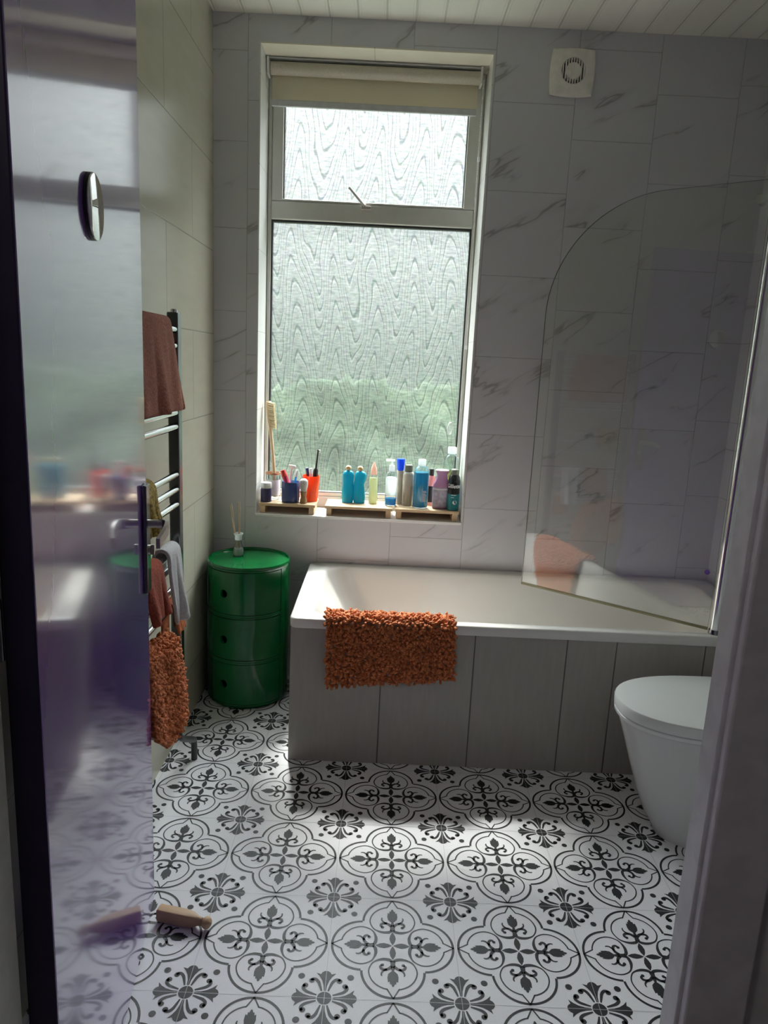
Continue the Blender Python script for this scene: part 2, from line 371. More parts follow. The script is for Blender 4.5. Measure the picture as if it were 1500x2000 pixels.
def struct(name, bm, mats, smooth=None):
    o = obj(name, bm, mats, None, smooth); o['kind'] = 'structure'; return o

def box(bm, x0, x1, y0, y1, z0, z1, bev=0.0, seg=2, mi=0):
    ret = bmesh.ops.create_cube(bm, size=1.0)
    vs = ret['verts']
    for v in vs:
        v.co = Vector(((x0 + x1) / 2 + v.co.x * (x1 - x0), (y0 + y1) / 2 + v.co.y * (y1 - y0), (z0 + z1) / 2 + v.co.z * (z1 - z0)))
    fs = set(f for v in vs for f in v.link_faces)
    for f in fs: f.material_index = mi
    if bev > 0:
        es = list(set(e for v in vs for e in v.link_edges))
        bmesh.ops.bevel(bm, geom=es, offset=bev, segments=seg, affect='EDGES', profile=0.5)
    return bm

def BX(*a, **k): return box(bmesh.new(), *a, **k)

def lathe(bm, prof, n=32, cx=0, cy=0, cz=0, sx=1.0, sy=1.0, cap0=True, cap1=True, mi=0):
    rings = []
    for r, z in prof:
        rings.append([bm.verts.new((cx + sx * r * cos(2 * pi * i / n), cy + sy * r * sin(2 * pi * i / n), cz + z)) for i in range(n)])
    for a, b in zip(rings, rings[1:]):
        for i in range(n):
            f = bm.faces.new((a[i], a[(i + 1) % n], b[(i + 1) % n], b[i])); f.material_index = mi
    if cap0: bm.faces.new(rings[0][::-1]).material_index = mi
    if cap1: bm.faces.new(rings[-1]).material_index = mi
    return bm

def LA(prof, **k): return lathe(bmesh.new(), prof, **k)

def tube(bm, pts, r, n=12, caps=True, mi=0):
    pts = [Vector(p) for p in pts]; rs = r if isinstance(r, (list, tuple)) else [r] * len(pts)
    rings = []; u = None
    for i, p in enumerate(pts):
        d = (pts[min(i + 1, len(pts) - 1)] - pts[max(i - 1, 0)]).normalized()
        if u is None: u = d.cross(Vector((0, 0, 1)) if abs(d.z) < 0.9 else Vector((1, 0, 0)))
        u = (u - d * u.dot(d)).normalized(); v = d.cross(u).normalized()
        rings.append([bm.verts.new(p + (u * cos(2 * pi * k / n) + v * sin(2 * pi * k / n)) * rs[i]) for k in range(n)])
    for a, b in zip(rings, rings[1:]):
        for i in range(n): bm.faces.new((a[i], a[(i + 1) % n], b[(i + 1) % n], b[i])).material_index = mi
    if caps: bm.faces.new(rings[0][::-1]).material_index = mi; bm.faces.new(rings[-1]).material_index = mi
    return bm

def smooth_path(pts, sub=6):
    pts = [Vector(p) for p in pts]; out = []
    for i in range(len(pts) - 1):
        p0 = pts[max(i - 1, 0)]; p1 = pts[i]; p2 = pts[i + 1]; p3 = pts[min(i + 2, len(pts) - 1)]
        for k in range(sub):
            t = k / sub
            out.append(0.5 * ((2 * p1) + (p2 - p0) * t + (2 * p0 - 5 * p1 + 4 * p2 - p3) * t * t + (3 * p1 - p0 - 3 * p2 + p3) * t ** 3))
    out.append(pts[-1]); return out

def loft(bm, rings, mi=0, cap0=False, cap1=False):
    rr = [[bm.verts.new(p) for p in r] for r in rings]; n = len(rr[0])
    for a, b in zip(rr, rr[1:]):
        for i in range(n): bm.faces.new((a[i], a[(i + 1) % n], b[(i + 1) % n], b[i])).material_index = mi
    if cap0: bm.faces.new(rr[0][::-1]).material_index = mi
    if cap1: bm.faces.new(rr[-1]).material_index = mi
    return bm

def round_rect(x0, x1, y0, y1, r, z, n=8):
    pts = []
    for cx, cy, a0 in ((x1 - r, y1 - r, 0), (x0 + r, y1 - r, pi / 2), (x0 + r, y0 + r, pi), (x1 - r, y0 + r, 1.5 * pi)):
        for i in range(n + 1):
            a = a0 + pi / 2 * i / n; pts.append((cx + r * cos(a), cy + r * sin(a), z))
    return pts

# ------------------------------------------------------------------ room shell
W, H, YF = 2.115, 2.612, -2.09          # room width, height, doorway wall
WL, WR, WB, WT = 0.173, 1.048, 0.73, 2.52
bm = bmesh.new()
box(bm, -0.15, WL, 0, 0.32, -0.1, H + 0.1); box(bm, WR, W + 0.15, 0, 0.32, -0.1, H + 0.1)
box(bm, WL, WR, 0, 0.32, -0.1, WB - 0.012); box(bm, WL, WR, 0, 0.32, WT, H + 0.1)
struct('wall_back', bm, 'marble')
struct('wall_left', BX(-0.15, 0, -2.13, 0, -0.1, H + 0.1), 'beige_tile')
struct('wall_right', BX(W, W + 0.15, -2.13, 0, -0.1, H + 0.1), 'marble')
struct('ceiling', BX(-0.15, W + 0.15, -2.13, 0.0, H, H + 0.1), 'ceiling')
JX0, JX1, DH = 0.236, 1.138, 2.07
bm = bmesh.new()
box(bm, -0.15, 0.16, YF - 0.04, YF, -0.1, H + 0.1); box(bm, 1.165, W + 0.15, YF - 0.04, YF, -0.1, H + 0.1)
box(bm, 0.16, 1.165, YF - 0.04, YF, DH + 0.03, H + 0.1)
struct('wall_front', bm, 'white_wall')
# door lining and architrave
bm = bmesh.new(); box(bm, 0.165, JX0, -2.20, -2.133, 0.0, DH, 0.003)
box(bm, 0.10, 0.165, -2.20, -2.133, 0.0, DH, 0.003)
struct('trim_1', bm, 'frame_cream')
bm = bmesh.new(); box(bm, JX1, 1.162, -2.13, -2.088, 0.0, DH, 0.002); box(bm, JX1 + 0.004, 1.225, -2.146, -2.131, 0.0, DH + 0.05, 0.003)
struct('trim_2', bm, 'frame_grey')
bm = bmesh.new(); box(bm, 0.165, JX1, -2.13, -2.09, DH, DH + 0.03, 0.002); box(bm, 0.10, 1.225, -2.15, -2.131, DH + 0.052, DH + 0.12, 0.003)
struct('trim_3', bm, 'frame_grey')
# hallway behind the camera
struct('hallway_floor', BX(-0.6, 2.3, -4.2, -2.135, -0.1, -0.002), plain('hall_carpet', (0.16, 0.14, 0.16), 0.95, scale=200, var=0.2))
bm = bmesh.new()
box(bm, -0.7, -0.6, -4.2, -2.13, -0.1, H + 0.1); box(bm, 2.3, 2.4, -4.2, -2.13, -0.1, H + 0.1); box(bm, -0.7, 2.4, -4.3, -4.2, -0.1, H + 0.1)
box(bm, -0.7, -0.15, -2.13, -2.09, -0.1, H + 0.1)
struct('wall_hallway', bm, 'hall')
struct('hallway_ceiling', BX(-0.7, 2.4, -4.3, -2.13, H, H + 0.1), 'white_wall')

# ------------------------------------------------------------------ patterned vinyl floor (one mesh)
GX, GY, P = 0.4722, -1.4785, 0.3053
def cr(pts, sub=6):
    return [(p.x, p.y) for p in smooth_path([(a, b, 0) for a, b in pts], sub)]
def stroke(pts, wd):
    ws = wd if isinstance(wd, (list, tuple)) else [wd] * len(pts)
    if len(ws) != len(pts):
        ws = [ws[min(int(i / (len(pts) - 1) * (len(ws) - 1)), len(ws) - 2)] * (1 - ((i / (len(pts) - 1) * (len(ws) - 1)) - min(int(i / (len(pts) - 1) * (len(ws) - 1)), len(ws) - 2)))
              + ws[min(int(i / (len(pts) - 1) * (len(ws) - 1)), len(ws) - 2) + 1] * ((i / (len(pts) - 1) * (len(ws) - 1)) - min(int(i / (len(pts) - 1) * (len(ws) - 1)), len(ws) - 2)) for i in range(len(pts))]
    L, R = [], []
    for i, (x, y) in enumerate(pts):
        a = pts[max(i - 1, 0)]; b = pts[min(i + 1, len(pts) - 1)]; dx, dy = b[0] - a[0], b[1] - a[1]; l = hypot(dx, dy) or 1
        nx, ny = -dy / l * ws[i] / 2, dx / l * ws[i] / 2; L.append((x + nx, y + ny)); R.append((x - nx, y - ny))
    return [[L[i], L[i + 1], R[i + 1], R[i]] for i in range(len(pts) - 1)]
def disc(cx, cy, r, n=18): return [[(cx + r * cos(2 * pi * i / n), cy + r * sin(2 * pi * i / n)) for i in range(n)]]
def arc(cx, cy, r, a0, a1, n=26): return [(cx + r * cos(a0 + (a1 - a0) * i / n), cy + r * sin(a0 + (a1 - a0) * i / n)) for i in range(n + 1)]
quarter = []                                        # one lobe pointing to +x
quarter += stroke(arc(0.239, 0, 0.240, radians(88.5), radians(-88.5)), 0.019)
for s in (1, -1):
    mir = lambda L: [(x, y * s) for x, y in L]
    inner = cr([(0.152, 0.004), (0.137, 0.03), (0.133, 0.075), (0.148, 0.125), (0.175, 0.158), (0.225, 0.181), (0.275, 0.181), (0.33, 0.158), (0.372, 0.118), (0.397, 0.07), (0.403, 0.042)])
    quarter += stroke(mir(inner), [0.020, 0.027, 0.024, 0.014, 0.011, 0.011, 0.011, 0.011, 0.011, 0.011, 0.011])
    quarter += stroke(mir([(0.401, 0.046), (0.483, 0.0)]), 0.011)
    quarter += stroke(mir(cr([(0.196, 0.008), (0.222, 0.035), (0.229, 0.062), (0.222, 0.088), (0.202, 0.096), (0.187, 0.083)])), [0.026, 0.024, 0.022, 0.022, 0.020, 0.016])
    quarter += disc(0.186, 0.080 * s, 0.0135, 12)
    quarter += stroke(mir(cr([(0.226, 0.045), (0.236, 0.065), (0.255, 0.083), (0.276, 0.088), (0.289, 0.083)])), [0.020, 0.017, 0.014, 0.012, 0.008])
    leaf = [(0.236, 0), (0.245, 0.014), (0.268, 0.036), (0.298, 0.042), (0.322, 0.040), (0.343, 0.038), (0.336, 0.026), (0.362, 0.022), (0.357, 0.014), (0.376, 0.008), (0.385, 0)]
    quarter.append(mir(leaf))
    pet = [(0.004, 0), (0.035, 0.017), (0.068, 0.0255), (0.10, 0.020), (0.137, 0)]
    quarter.append(mir(pet))
quarter += [[(0.148, -0.022), (0.148, 0.022), (0.240, 0.010), (0.240, -0.010)]]
flower = []                                         # one petal pointing to +x and the scrolls of one quadrant
for s in (1, -1):
    flower.append([(x, y * s) for x, y in [(0.060, 0), (0.060, 0.008), (0.105, 0.013), (0.150, 0.027), (0.184, 0.047), (0.215, 0.075), (0.206, 0.040), (0.224, 0.029), (0.234, 0.014), (0.237, 0)]])
for sw in (0, 1):
    q = lambda L: [(y, x) for x, y in L] if sw else L
    path = cr([(0.058, 0.024), (0.098, 0.037), (0.135, 0.052), (0.158, 0.074), (0.160, 0.097), (0.146, 0.106)])
    flower += stroke(q(path), [0.011, 0.019, 0.024, 0.025, 0.022, 0.018])
    flower += disc(*(q([(0.146, 0.103)])[0]), 0.021, 14)
flower += disc(0.183, 0.183, 0.0255, 16)
def rot4(polys):
    out = []
    for k in range(4):
        c, s = [(1, 0), (0, 1), (-1, 0), (0, -1)][k]
        out += [[(c * x - s * y, s * x + c * y) for x, y in p] for p in polys]
    return out
quat = rot4(quarter); flo = rot4(flower) + disc(0, 0, 0.053, 24)
V, F, MI = [], [], []
def addpoly(p, z, mi):
    a = sum(p[i][0] * p[(i + 1) % len(p)][1] - p[(i + 1) % len(p)][0] * p[i][1] for i in range(len(p)))
    if a < 0: p = p[::-1]
    b = len(V); V.extend((x, y, z) for x, y in p); F.append(tuple(range(b, b + len(p)))); MI.append(mi)
FX0, FX1, FY0, FY1 = 0.0, W, -2.135, 0.0
addpoly([(FX0, FY0), (FX1, FY0), (FX1, FY1), (FX0, FY1)], 0.0, 0)
def clip(p):
    for ax, lim, sg in ((0, FX0, 1), (0, FX1, -1), (1, FY0, 1), (1, FY1, -1)):
        if all(sg * (q[ax] - lim) >= 0 for q in p): continue
        out = []
        for i in range(len(p)):
            a, b = p[i - 1], p[i]; ia, ib = sg * (a[ax] - lim) >= 0, sg * (b[ax] - lim) >= 0
            if ia != ib:
                t = (lim - a[ax]) / (b[ax] - a[ax]); out.append((a[0] + t * (b[0] - a[0]), a[1] + t * (b[1] - a[1])))
            if ib: out.append(b)
        p = out
        if len(p) < 3: return None
    return p
for i in range(-2, 8):
    for j in range(-3, 7):
        for polys, ox, oy in ((quat, GX + i * P, GY + j * P), (flo, GX + (i + .5) * P, GY + (j + .5) * P)):
            if ox < -P or ox > W + P or oy < FY0 - P or oy > P: continue
            for p in polys:
                p2 = clip([(ox + x * P, oy + y * P) for x, y in p])
                if p2: addpoly(p2, 0.0004, 1)
for i in range(-2, 8):
    x = GX + (i + .5) * P
    if FX0 < x < FX1: addpoly([(x - .0005, FY0), (x + .0005, FY0), (x + .0005, FY1), (x - .0005, FY1)], 0.0006, 2)
for j in range(-3, 7):
    y = GY + (j + .5) * P
    if FY0 < y < FY1: addpoly([(FX0, y - .0005), (FX1, y - .0005), (FX1, y + .0005), (FX0, y + .0005)], 0.0006, 2)
b = len(V)
V += [(FX0, FY0, -0.1), (FX1, FY0, -0.1), (FX1, FY1, -0.1), (FX0, FY1, -0.1)]
F += [(b + 3, b + 2, b + 1, b), (0, b, b + 1, 1), (1, b + 1, b + 2, 2), (2, b + 2, b + 3, 3), (3, b + 3, b, 0)]; MI += [0] * 5
fl = obj('floor', (V, [], F), ['vinyl_white', 'vinyl_black', 'vinyl_seam']); fl['kind'] = 'structure'
for p, m in zip(fl.data.polygons, MI): p.material_index = m

# ------------------------------------------------------------------ window
bm = bmesh.new()
box(bm, WL, WL + 0.005, 0.0, 0.32, WB, WT); box(bm, WR - 0.005, WR, 0.0, 0.32, WB, WT)
struct('trim_4', bm, 'reveal_side')
struct('trim_5', BX(WL + 0.005, WR - 0.005, 0.0, 0.32, WT - 0.005, WT), 'reveal_top')
bm = bmesh.new(); box(bm, WL + 0.0005, WR - 0.0005, -0.004, 0.32, WB - 0.012, WB - 0.0002, 0.003)
struct('trim_6', bm, 'sill')
FL, FR, FB, FT = WL + 0.006, WR - 0.006, WB, WT - 0.006
win = bpy.data.objects.new('window_1', None); COL.objects.link(win); win['kind'] = 'structure'; win.location = (0, 0, 0)
def frame(bm, x0, x1, z0, z1, y0, y1, wl, wr, wb, wt, bev=0.004):
    box(bm, x0, x0 + wl, y0, y1, z0, z1, bev); box(bm, x1 - wr, x1, y0, y1, z0, z1, bev)
    box(bm, x0 + wl, x1 - wr, y0, y1, z0, z0 + wb, bev); box(bm, x0 + wl, x1 - wr, y0, y1, z1 - wt, z1, bev)
bm = bmesh.new(); frame(bm, FL, FR, FB, FT, 0.185, 0.25, 0.016, 0.016, 0.05, 0.03)
box(bm, FL + 0.016, FR - 0.016, 0.178, 0.25, 1.934, 2.004, 0.004)
box(bm, FL + 0.016, FR - 0.016, 0.190, 0.24, FB + 0.05, 0.797, 0.004)
obj('window_frame', bm, 'upvc', win)
bm = bmesh.new(); frame(bm, 0.197, 0.1975 + 0.832, 2.006, 2.484, 0.180, 0.235, 0.044, 0.046, 0.008, 0.04, 0.003)
sash = obj('window_sash', bm, 'upvc', win)
bm = bmesh.new(); frame(bm, 0.1955, 1.0255, 0.797, 1.933, 0.192, 0.222, 0.006, 0.006, 0.003, 0.008, 0.001)
frame(bm, 0.241, 0.984, 2.014, 2.446, 0.192, 0.222, 0.004, 0.004, 0.002, 0.004, 0.001)
obj('gasket', bm, 'gasket', win)
def pane(x0, x1, z0, z1, y):
    return ([(x0, y, z0), (x1, y, z0), (x1, y, z1), (x0, y, z1)], [], [(0, 1, 2, 3)])
for n, a in (('window_pane', (0.1965, 1.0245, 0.798, 1.932, 0.207)), ('window_pane', (0.242, 0.983, 2.013, 2.447, 0.207))):
    obj(n, pane(*a), 'pane', win)
bm = bmesh.new()
tube(bm, [(0.580, 0.165, 1.999), (0.515, 0.160, 2.066)], [0.008, 0.0065], 4); box(bm, 0.565, 0.605, 0.165, 0.181, 1.985, 1.999, 0.002)
obj('window_handle', bm, plain('beige_lever', (0.40, 0.37, 0.35), 0.4), sash, 40)
bm = bmesh.new()
ring = [(0.991 + 0.009 * cos(a), 0.200, 1.106 + 0.026 * sin(a)) for a in [2 * pi * i / 28 for i in range(29)]]
tube(bm, ring, 0.0028, 8, caps=False)
tag(obj('window_hook', bm, 'white_plastic', None, 180), 'small white oval ring on lower window pane above the big clear bottle', 'hook')

# ------------------------------------------------------------------ roller blind
bl = thing('roller_blind', 'cream roller blind rolled up at top of window', 'blind', (0.605, 0.12, 2.515))
def rel(p, o): return (p[0] - o.location.x, p[1] - o.location.y, p[2] - o.location.z)
def shift(o, par):                                   # keep world coordinates under an unrotated parent empty
    o.location = (-par.location.x, -par.location.y, -par.location.z)
    return o
def part(name, bm, mat, par, smooth=None): return shift(obj(name, bm, mat, par, smooth), par)
bm = bmesh.new()
ry, rz_, rr = 0.135, 2.480, 0.024
tube(bm, [(0.195, ry, rz_), (1.012, ry, rz_)], rr, 28)
part('roller', bm, 'blind_roll', bl, 40)
bm = bmesh.new(); box(bm, 0.190, 1.016, 0.112, 0.165, 2.507, 2.513, 0.001)
part('head_rail', bm, 'blind_bar', bl)
part('fabric', BX(0.197, 1.008, ry + 0.0165, ry + 0.0180, 2.372, 2.482), 'blind', bl)
part('bottom_bar', BX(0.197, 1.008, ry + 0.011, ry + 0.0225, 2.349, 2.374, 0.003), 'blind_bar', bl)
for xx in (0.186, 1.016):
    bm = bmesh.new(); box(bm, xx - 0.004, xx + 0.004, 0.105, 0.165, 2.452, 2.513, 0.002)
    tube(bm, [(xx - 0.005, ry, rz_), (xx + 0.005, ry, rz_)], 0.021, 20)
    part('bracket', bm, 'white_plastic', bl, 40)
bm = bmesh.new()
for yo in (0.100, 0.118):
    z = 2.47
    while z > (1.452 if yo < 0.11 else 1.99):
        bmesh.ops.create_icosphere(bm, subdivisions=1, radius=0.0026, matrix=Matrix.Translation((1.028 + 0.002 * sin(z * 5), yo + 0.03, z))); z -= 0.0062
    tube(bm, [(1.028, yo + 0.03, 2.48), (1.028, yo + 0.03, 1.452 if yo < 0.11 else 1.99)], 0.0010, 6)
tube(bm, [(1.028, 0.131, 2.195), (1.028, 0.131, 2.178)], 0.0055, 8); tube(bm, [(1.028, 0.131, 1.462), (1.028, 0.131, 1.446)], 0.0055, 8)
part('bead_chain', bm, 'white_plastic', bl)

# ------------------------------------------------------------------ outside
rnd = random.Random(3)
def hf(x, z): return 0.10 * sin(x * 2.3 + 1) + 0.06 * sin(x * 7.1 + z * 3) + 0.05 * sin(z * 9 + x * 4) + rnd.uniform(-0.06, 0.06)
HV, HF = [], []; nx_, nz_ = 170, 22
for i in range(nx_ + 1):
    x = -7 + 15 * i / nx_; top = 1.10 + 0.07 * sin(x * 1.3) + 0.05 * sin(x * 3.7 + 1) + rnd.uniform(-0.06, 0.06)
    prof = [(5.6 + hf(x, z) * max(0, 1 - ((z + 0.4) / (top + 0.4)) ** 2), z) for z in [-0.4 + (top + 0.4) * j / nz_ for j in range(nz_ + 1)]] + [(5.9, top - 0.12), (6.4, top - 0.3), (6.6, -0.4)]
    HV += [(x, y, z) for y, z in prof]
m_ = nz_ + 4
for i in range(nx_):
    for j in range(m_ - 1): HF.append((i * m_ + j, (i + 1) * m_ + j, (i + 1) * m_ + j + 1, i * m_ + j + 1))
bm = (HV, [], HF)
hd = obj('hedge', bm, 'hedge', None, 180); tag(hd, 'green garden hedge blurred behind the frosted lower window pane', 'hedge', kind='stuff')
lw = struct('garden_lawn', BX(-9, 10, 0.33, 14, -0.5, -0.3), 'lawn')

# ------------------------------------------------------------------ bath
bath = thing('bath', 'white built-in bathtub under the window behind a beige tiled panel', 'bath', (1.26, -0.345, 0))
bx0, bx1, by0, by1, bz = 0.413, W - 0.003, -0.687, -0.003, 0.527
ix0, ix1, iy0, iy1 = bx0 + 0.075, bx1 - 0.09, by0 + 0.045, by1 - 0.055
bm = bmesh.new()
rings = [round_rect(bx0 + 0.012, bx1, by0 + 0.012, by1, 0.02, bz - 0.033), round_rect(bx0 + 0.002, bx1, by0 + 0.002, by1, 0.025, bz - 0.034),
         round_rect(bx0, bx1, by0, by1, 0.026, bz - 0.031), round_rect(bx0, bx1, by0, by1, 0.026, bz - 0.005), round_rect(bx0 + 0.0015, bx1, by0 + 0.0015, by1, 0.025, bz - 0.0015),
         round_rect(bx0 + 0.005, bx1, by0 + 0.005, by1, 0.023, bz)]
rings += [round_rect(ix0 - 0.010, ix1 + 0.01, iy0 - 0.008, iy1 + 0.008, 0.085, bz), round_rect(ix0 - 0.002, ix1 + 0.002, iy0 - 0.002, iy1 + 0.002, 0.09, bz - 0.005), round_rect(ix0 + 0.004, ix1 - 0.003, iy0 + 0.002, iy1 - 0.002, 0.09, bz - 0.018)]
N = 9
for i in range(1, N + 1):
    f = i / N; ease = f ** 1.0; z = bz - 0.018 - 0.36 * f
    e2 = 0.012 * f + 0.06 * max(0, f - 0.72) ** 2 * 10
    rings.append(round_rect(ix0 + 0.004 + 0.24 * ease + e2, ix1 - 0.003 - 0.05 * f - e2, iy0 + 0.002 + 0.045 * f + e2, iy1 - 0.002 - 0.045 * f - e2, 0.10, z))
loft(bm, rings, cap1=True)
part('tub', bm, 'bath', bath, 50)
part('bath_panel', BX(bx0 + 0.004, W - 0.002, by0 + 0.010, by0 + 0.030, 0.001, bz - 0.034), 'panel_tile', bath)
part('end_panel', BX(bx0 + 0.006, bx0 + 0.024, by0 + 0.031, -0.003, 0.001, bz - 0.034), 'panel_tile', bath)

# ------------------------------------------------------------------ shower screen
scr = thing('shower_screen', 'clear glass shower screen with rounded corner and chrome post on bath', 'shower screen', (1.855, -0.645, 0.528))
A = Vector((1.855, -0.645, 0)); B = Vector((1.281, -0.195, 0)); dv = (B - A).normalized(); nv = Vector((-dv.y, dv.x, 0))
Ls = (B - A).length; zb, zt, R = 0.541, 1.974, 0.40
outline = [(0.020, zb), (Ls, zb)] + [(Ls - R + R * cos(a), zt - R + R * sin(a)) for a in [pi / 2 * i / 24 for i in range(25)]] + [(0.020, zt)]
bm = bmesh.new(); T = 0.003
fr = [bm.verts.new(A + dv * s + nv * T + Vector((0, 0, z))) for s, z in outline]; bk = [bm.verts.new(A + dv * s - nv * T + Vector((0, 0, z))) for s, z in outline]
bm.faces.new(fr); bm.faces.new(bk[::-1])
n = len(outline)
for i in range(n):
    f = bm.faces.new((fr[i], fr[(i + 1) % n], bk[(i + 1) % n], bk[i])); f.material_index = 1
part('glass_panel', bm, ['screen_glass', 'glass_edge'], scr)
bm = bmesh.new()
p0 = A + dv * 0.02; p1 = A + dv * Ls
tube(bm, [p0 + Vector((0, 0, zb - 0.004)), p1 + Vector((0, 0, zb - 0.004))], 0.0055, 8)
part('bottom_seal', bm, 'seal', scr, 60)
bm = bmesh.new(); tube(bm, [A + Vector((0.0, -0.006, 0.545)), A + Vector((0.0, -0.006, 2.0))], 0.0165, 24)
tube(bm, [A + Vector((0.0, -0.006, 0.540)), A + Vector((0.0, -0.006, 0.546))], 0.0165, 24)
part('chrome_post', bm, 'chrome', scr, 40)
bm = bmesh.new(); tube(bm, [A + Vector((0.0, -0.006, 0.5275)), A + Vector((0.0, -0.006, 0.542))], [0.021, 0.019], 24)
part('post_foot', bm, 'dark_chrome', scr, 40)
bm = bmesh.new(); box(bm, 1.884, 1.898, -0.662, -0.638, 0.5275, 2.0, 0.002); box(bm, 1.9005, W - 0.02, -0.652, -0.648, 0.5275, 1.99); box(bm, W - 0.02, W - 0.0005, -0.665, -0.635, 0.5275, 2.0, 0.002)
part('fixed_panel', bm, plain('cream_profile', (0.50, 0.48, 0.38), 0.3), scr)
for zz in (1.915, 0.735):
    bm = bmesh.new(); c = A + dv * 0.045 + Vector((0, 0, zz)); k = 0.020 if zz > 1 else 0.010
    tube(bm, [c - nv * k, c + nv * k], 0.014 if zz > 1 else 0.009, 20)
    part('hinge_knob', bm, 'chrome', scr, 40)

# ------------------------------------------------------------------ toilet
toi = thing('toilet', 'white back-to-wall toilet with D-shaped lid beside the door frame', 'toilet', (1.80, -0.977, 0))
def dshape(xf, xb, hw, z, n=26, cy=-0.977, flat=0.55, pw=2.3):
    pts = []; ln = (xb - xf); xs = xf + ln * flat
    for i in range(n + 1):
        a = pi / 2 + pi * i / n; ca, sa = cos(a), sin(a)
        pts.append((xs + (xs - xf) * (-1) * abs(ca) ** (2 / pw), cy + hw * (1 if sa > 0 else -1) * abs(sa) ** (2 / pw), z))
    pts.append((xb, cy - hw, z)); pts.append((xb, cy + hw, z))
    return pts
XB = W - 0.001
bm = bmesh.new()
prof = [(1.590, 0.125, 0.0005), (1.583, 0.130, 0.02), (1.552, 0.134, 0.07), (1.525, 0.142, 0.14), (1.497, 0.152, 0.22), (1.472, 0.163, 0.30), (1.455, 0.172, 0.35), (1.448, 0.176, 0.372), (1.450, 0.174, 0.379)]
loft(bm, [dshape(a, XB, h, z) for a, h, z in prof], cap0=True, cap1=True)
part('bowl', bm, 'ceramic', toi, 50)
bm = bmesh.new()
loft(bm, [dshape(1.443, 2.02, 0.181, 0.3805), dshape(1.436, 2.02, 0.184, 0.383), dshape(1.435, 2.02, 0.185, 0.393), dshape(1.438, 2.02, 0.183, 0.3955)], cap0=True, cap1=True)
part('seat', bm, 'seat_white', toi, 40)
bm = bmesh.new()
loft(bm, [dshape(1.438, 2.02, 0.183, 0.3965), dshape(1.434, 2.02, 0.186, 0.399), dshape(1.433, 2.02, 0.187, 0.426), dshape(1.436, 2.02, 0.185, 0.431), dshape(1.444, 2.015, 0.180, 0.433), dshape(1.60, 2.00, 0.08, 0.4345)], cap0=True, cap1=True)
part('lid', bm, 'seat_white', toi, 40)
for yy in (-1.05, -0.90):
    bm = bmesh.new(); tube(bm, [(2.035, yy - 0.02, 0.395), (2.035, yy + 0.02, 0.395)], 0.014, 16)
    part('lid_hinge', bm, 'chrome', toi, 40)

# ------------------------------------------------------------------ green round storage drawers
cab = thing('storage_cabinet', 'glossy green round three-tier storage unit in corner beside bath', 'storage unit', (0.182, -0.172, 0))
CR = 0.163; CZ = 0.187; CB = 0.012
def cyl_panel(bm, r0, r1, a0, a1, z0, z1, n):
    def ring(r, z): return [(r * cos(a0 + (a1 - a0) * i / n), r * sin(a0 + (a1 - a0) * i / n), z) for i in range(n + 1)]
    rows = [ring(r1, z0), ring(r1, z1), ring(r0, z1), ring(r0, z0)]
    vs = [[bm.verts.new(p) for p in r] for r in rows]
    for k in range(4):
        a, b = vs[k], vs[(k + 1) % 4]
        for i in range(n): bm.faces.new((a[i], a[i + 1], b[i + 1], b[i]))
    for i in (0, n): bm.faces.new([vs[k][i] for k in range(4)] if i else [vs[k][i] for k in (3, 2, 1, 0)])
bm = bmesh.new()
A0, A1 = radians(-90 - 78), radians(-90 + 61)
for m in range(3):
    z0 = CB + m * CZ; z1 = z0 + CZ
    cyl_panel(bm, CR - 0.004, CR, A1 + 0.006, A0 + 2 * pi - 0.006, z0, z1, 48)
    lathe(bm, [(CR - 0.0005, z0), (CR, z0 + 0.001), (CR, z0 + 0.006), (CR - 0.001, z0 + 0.007)], 64, cap0=True, cap1=True)
    lathe(bm, [(CR - 0.001, z1 - 0.008), (CR, z1 - 0.007), (CR, z1 - 0.0015), (CR - 0.0015, z1 - 0.0003)], 64, cap0=True, cap1=True)
lathe(bm, [(CR - 0.012, 0.0), (CR - 0.012, CB)], 48)
obj('cabinet_body', bm, 'green', cab, 35)
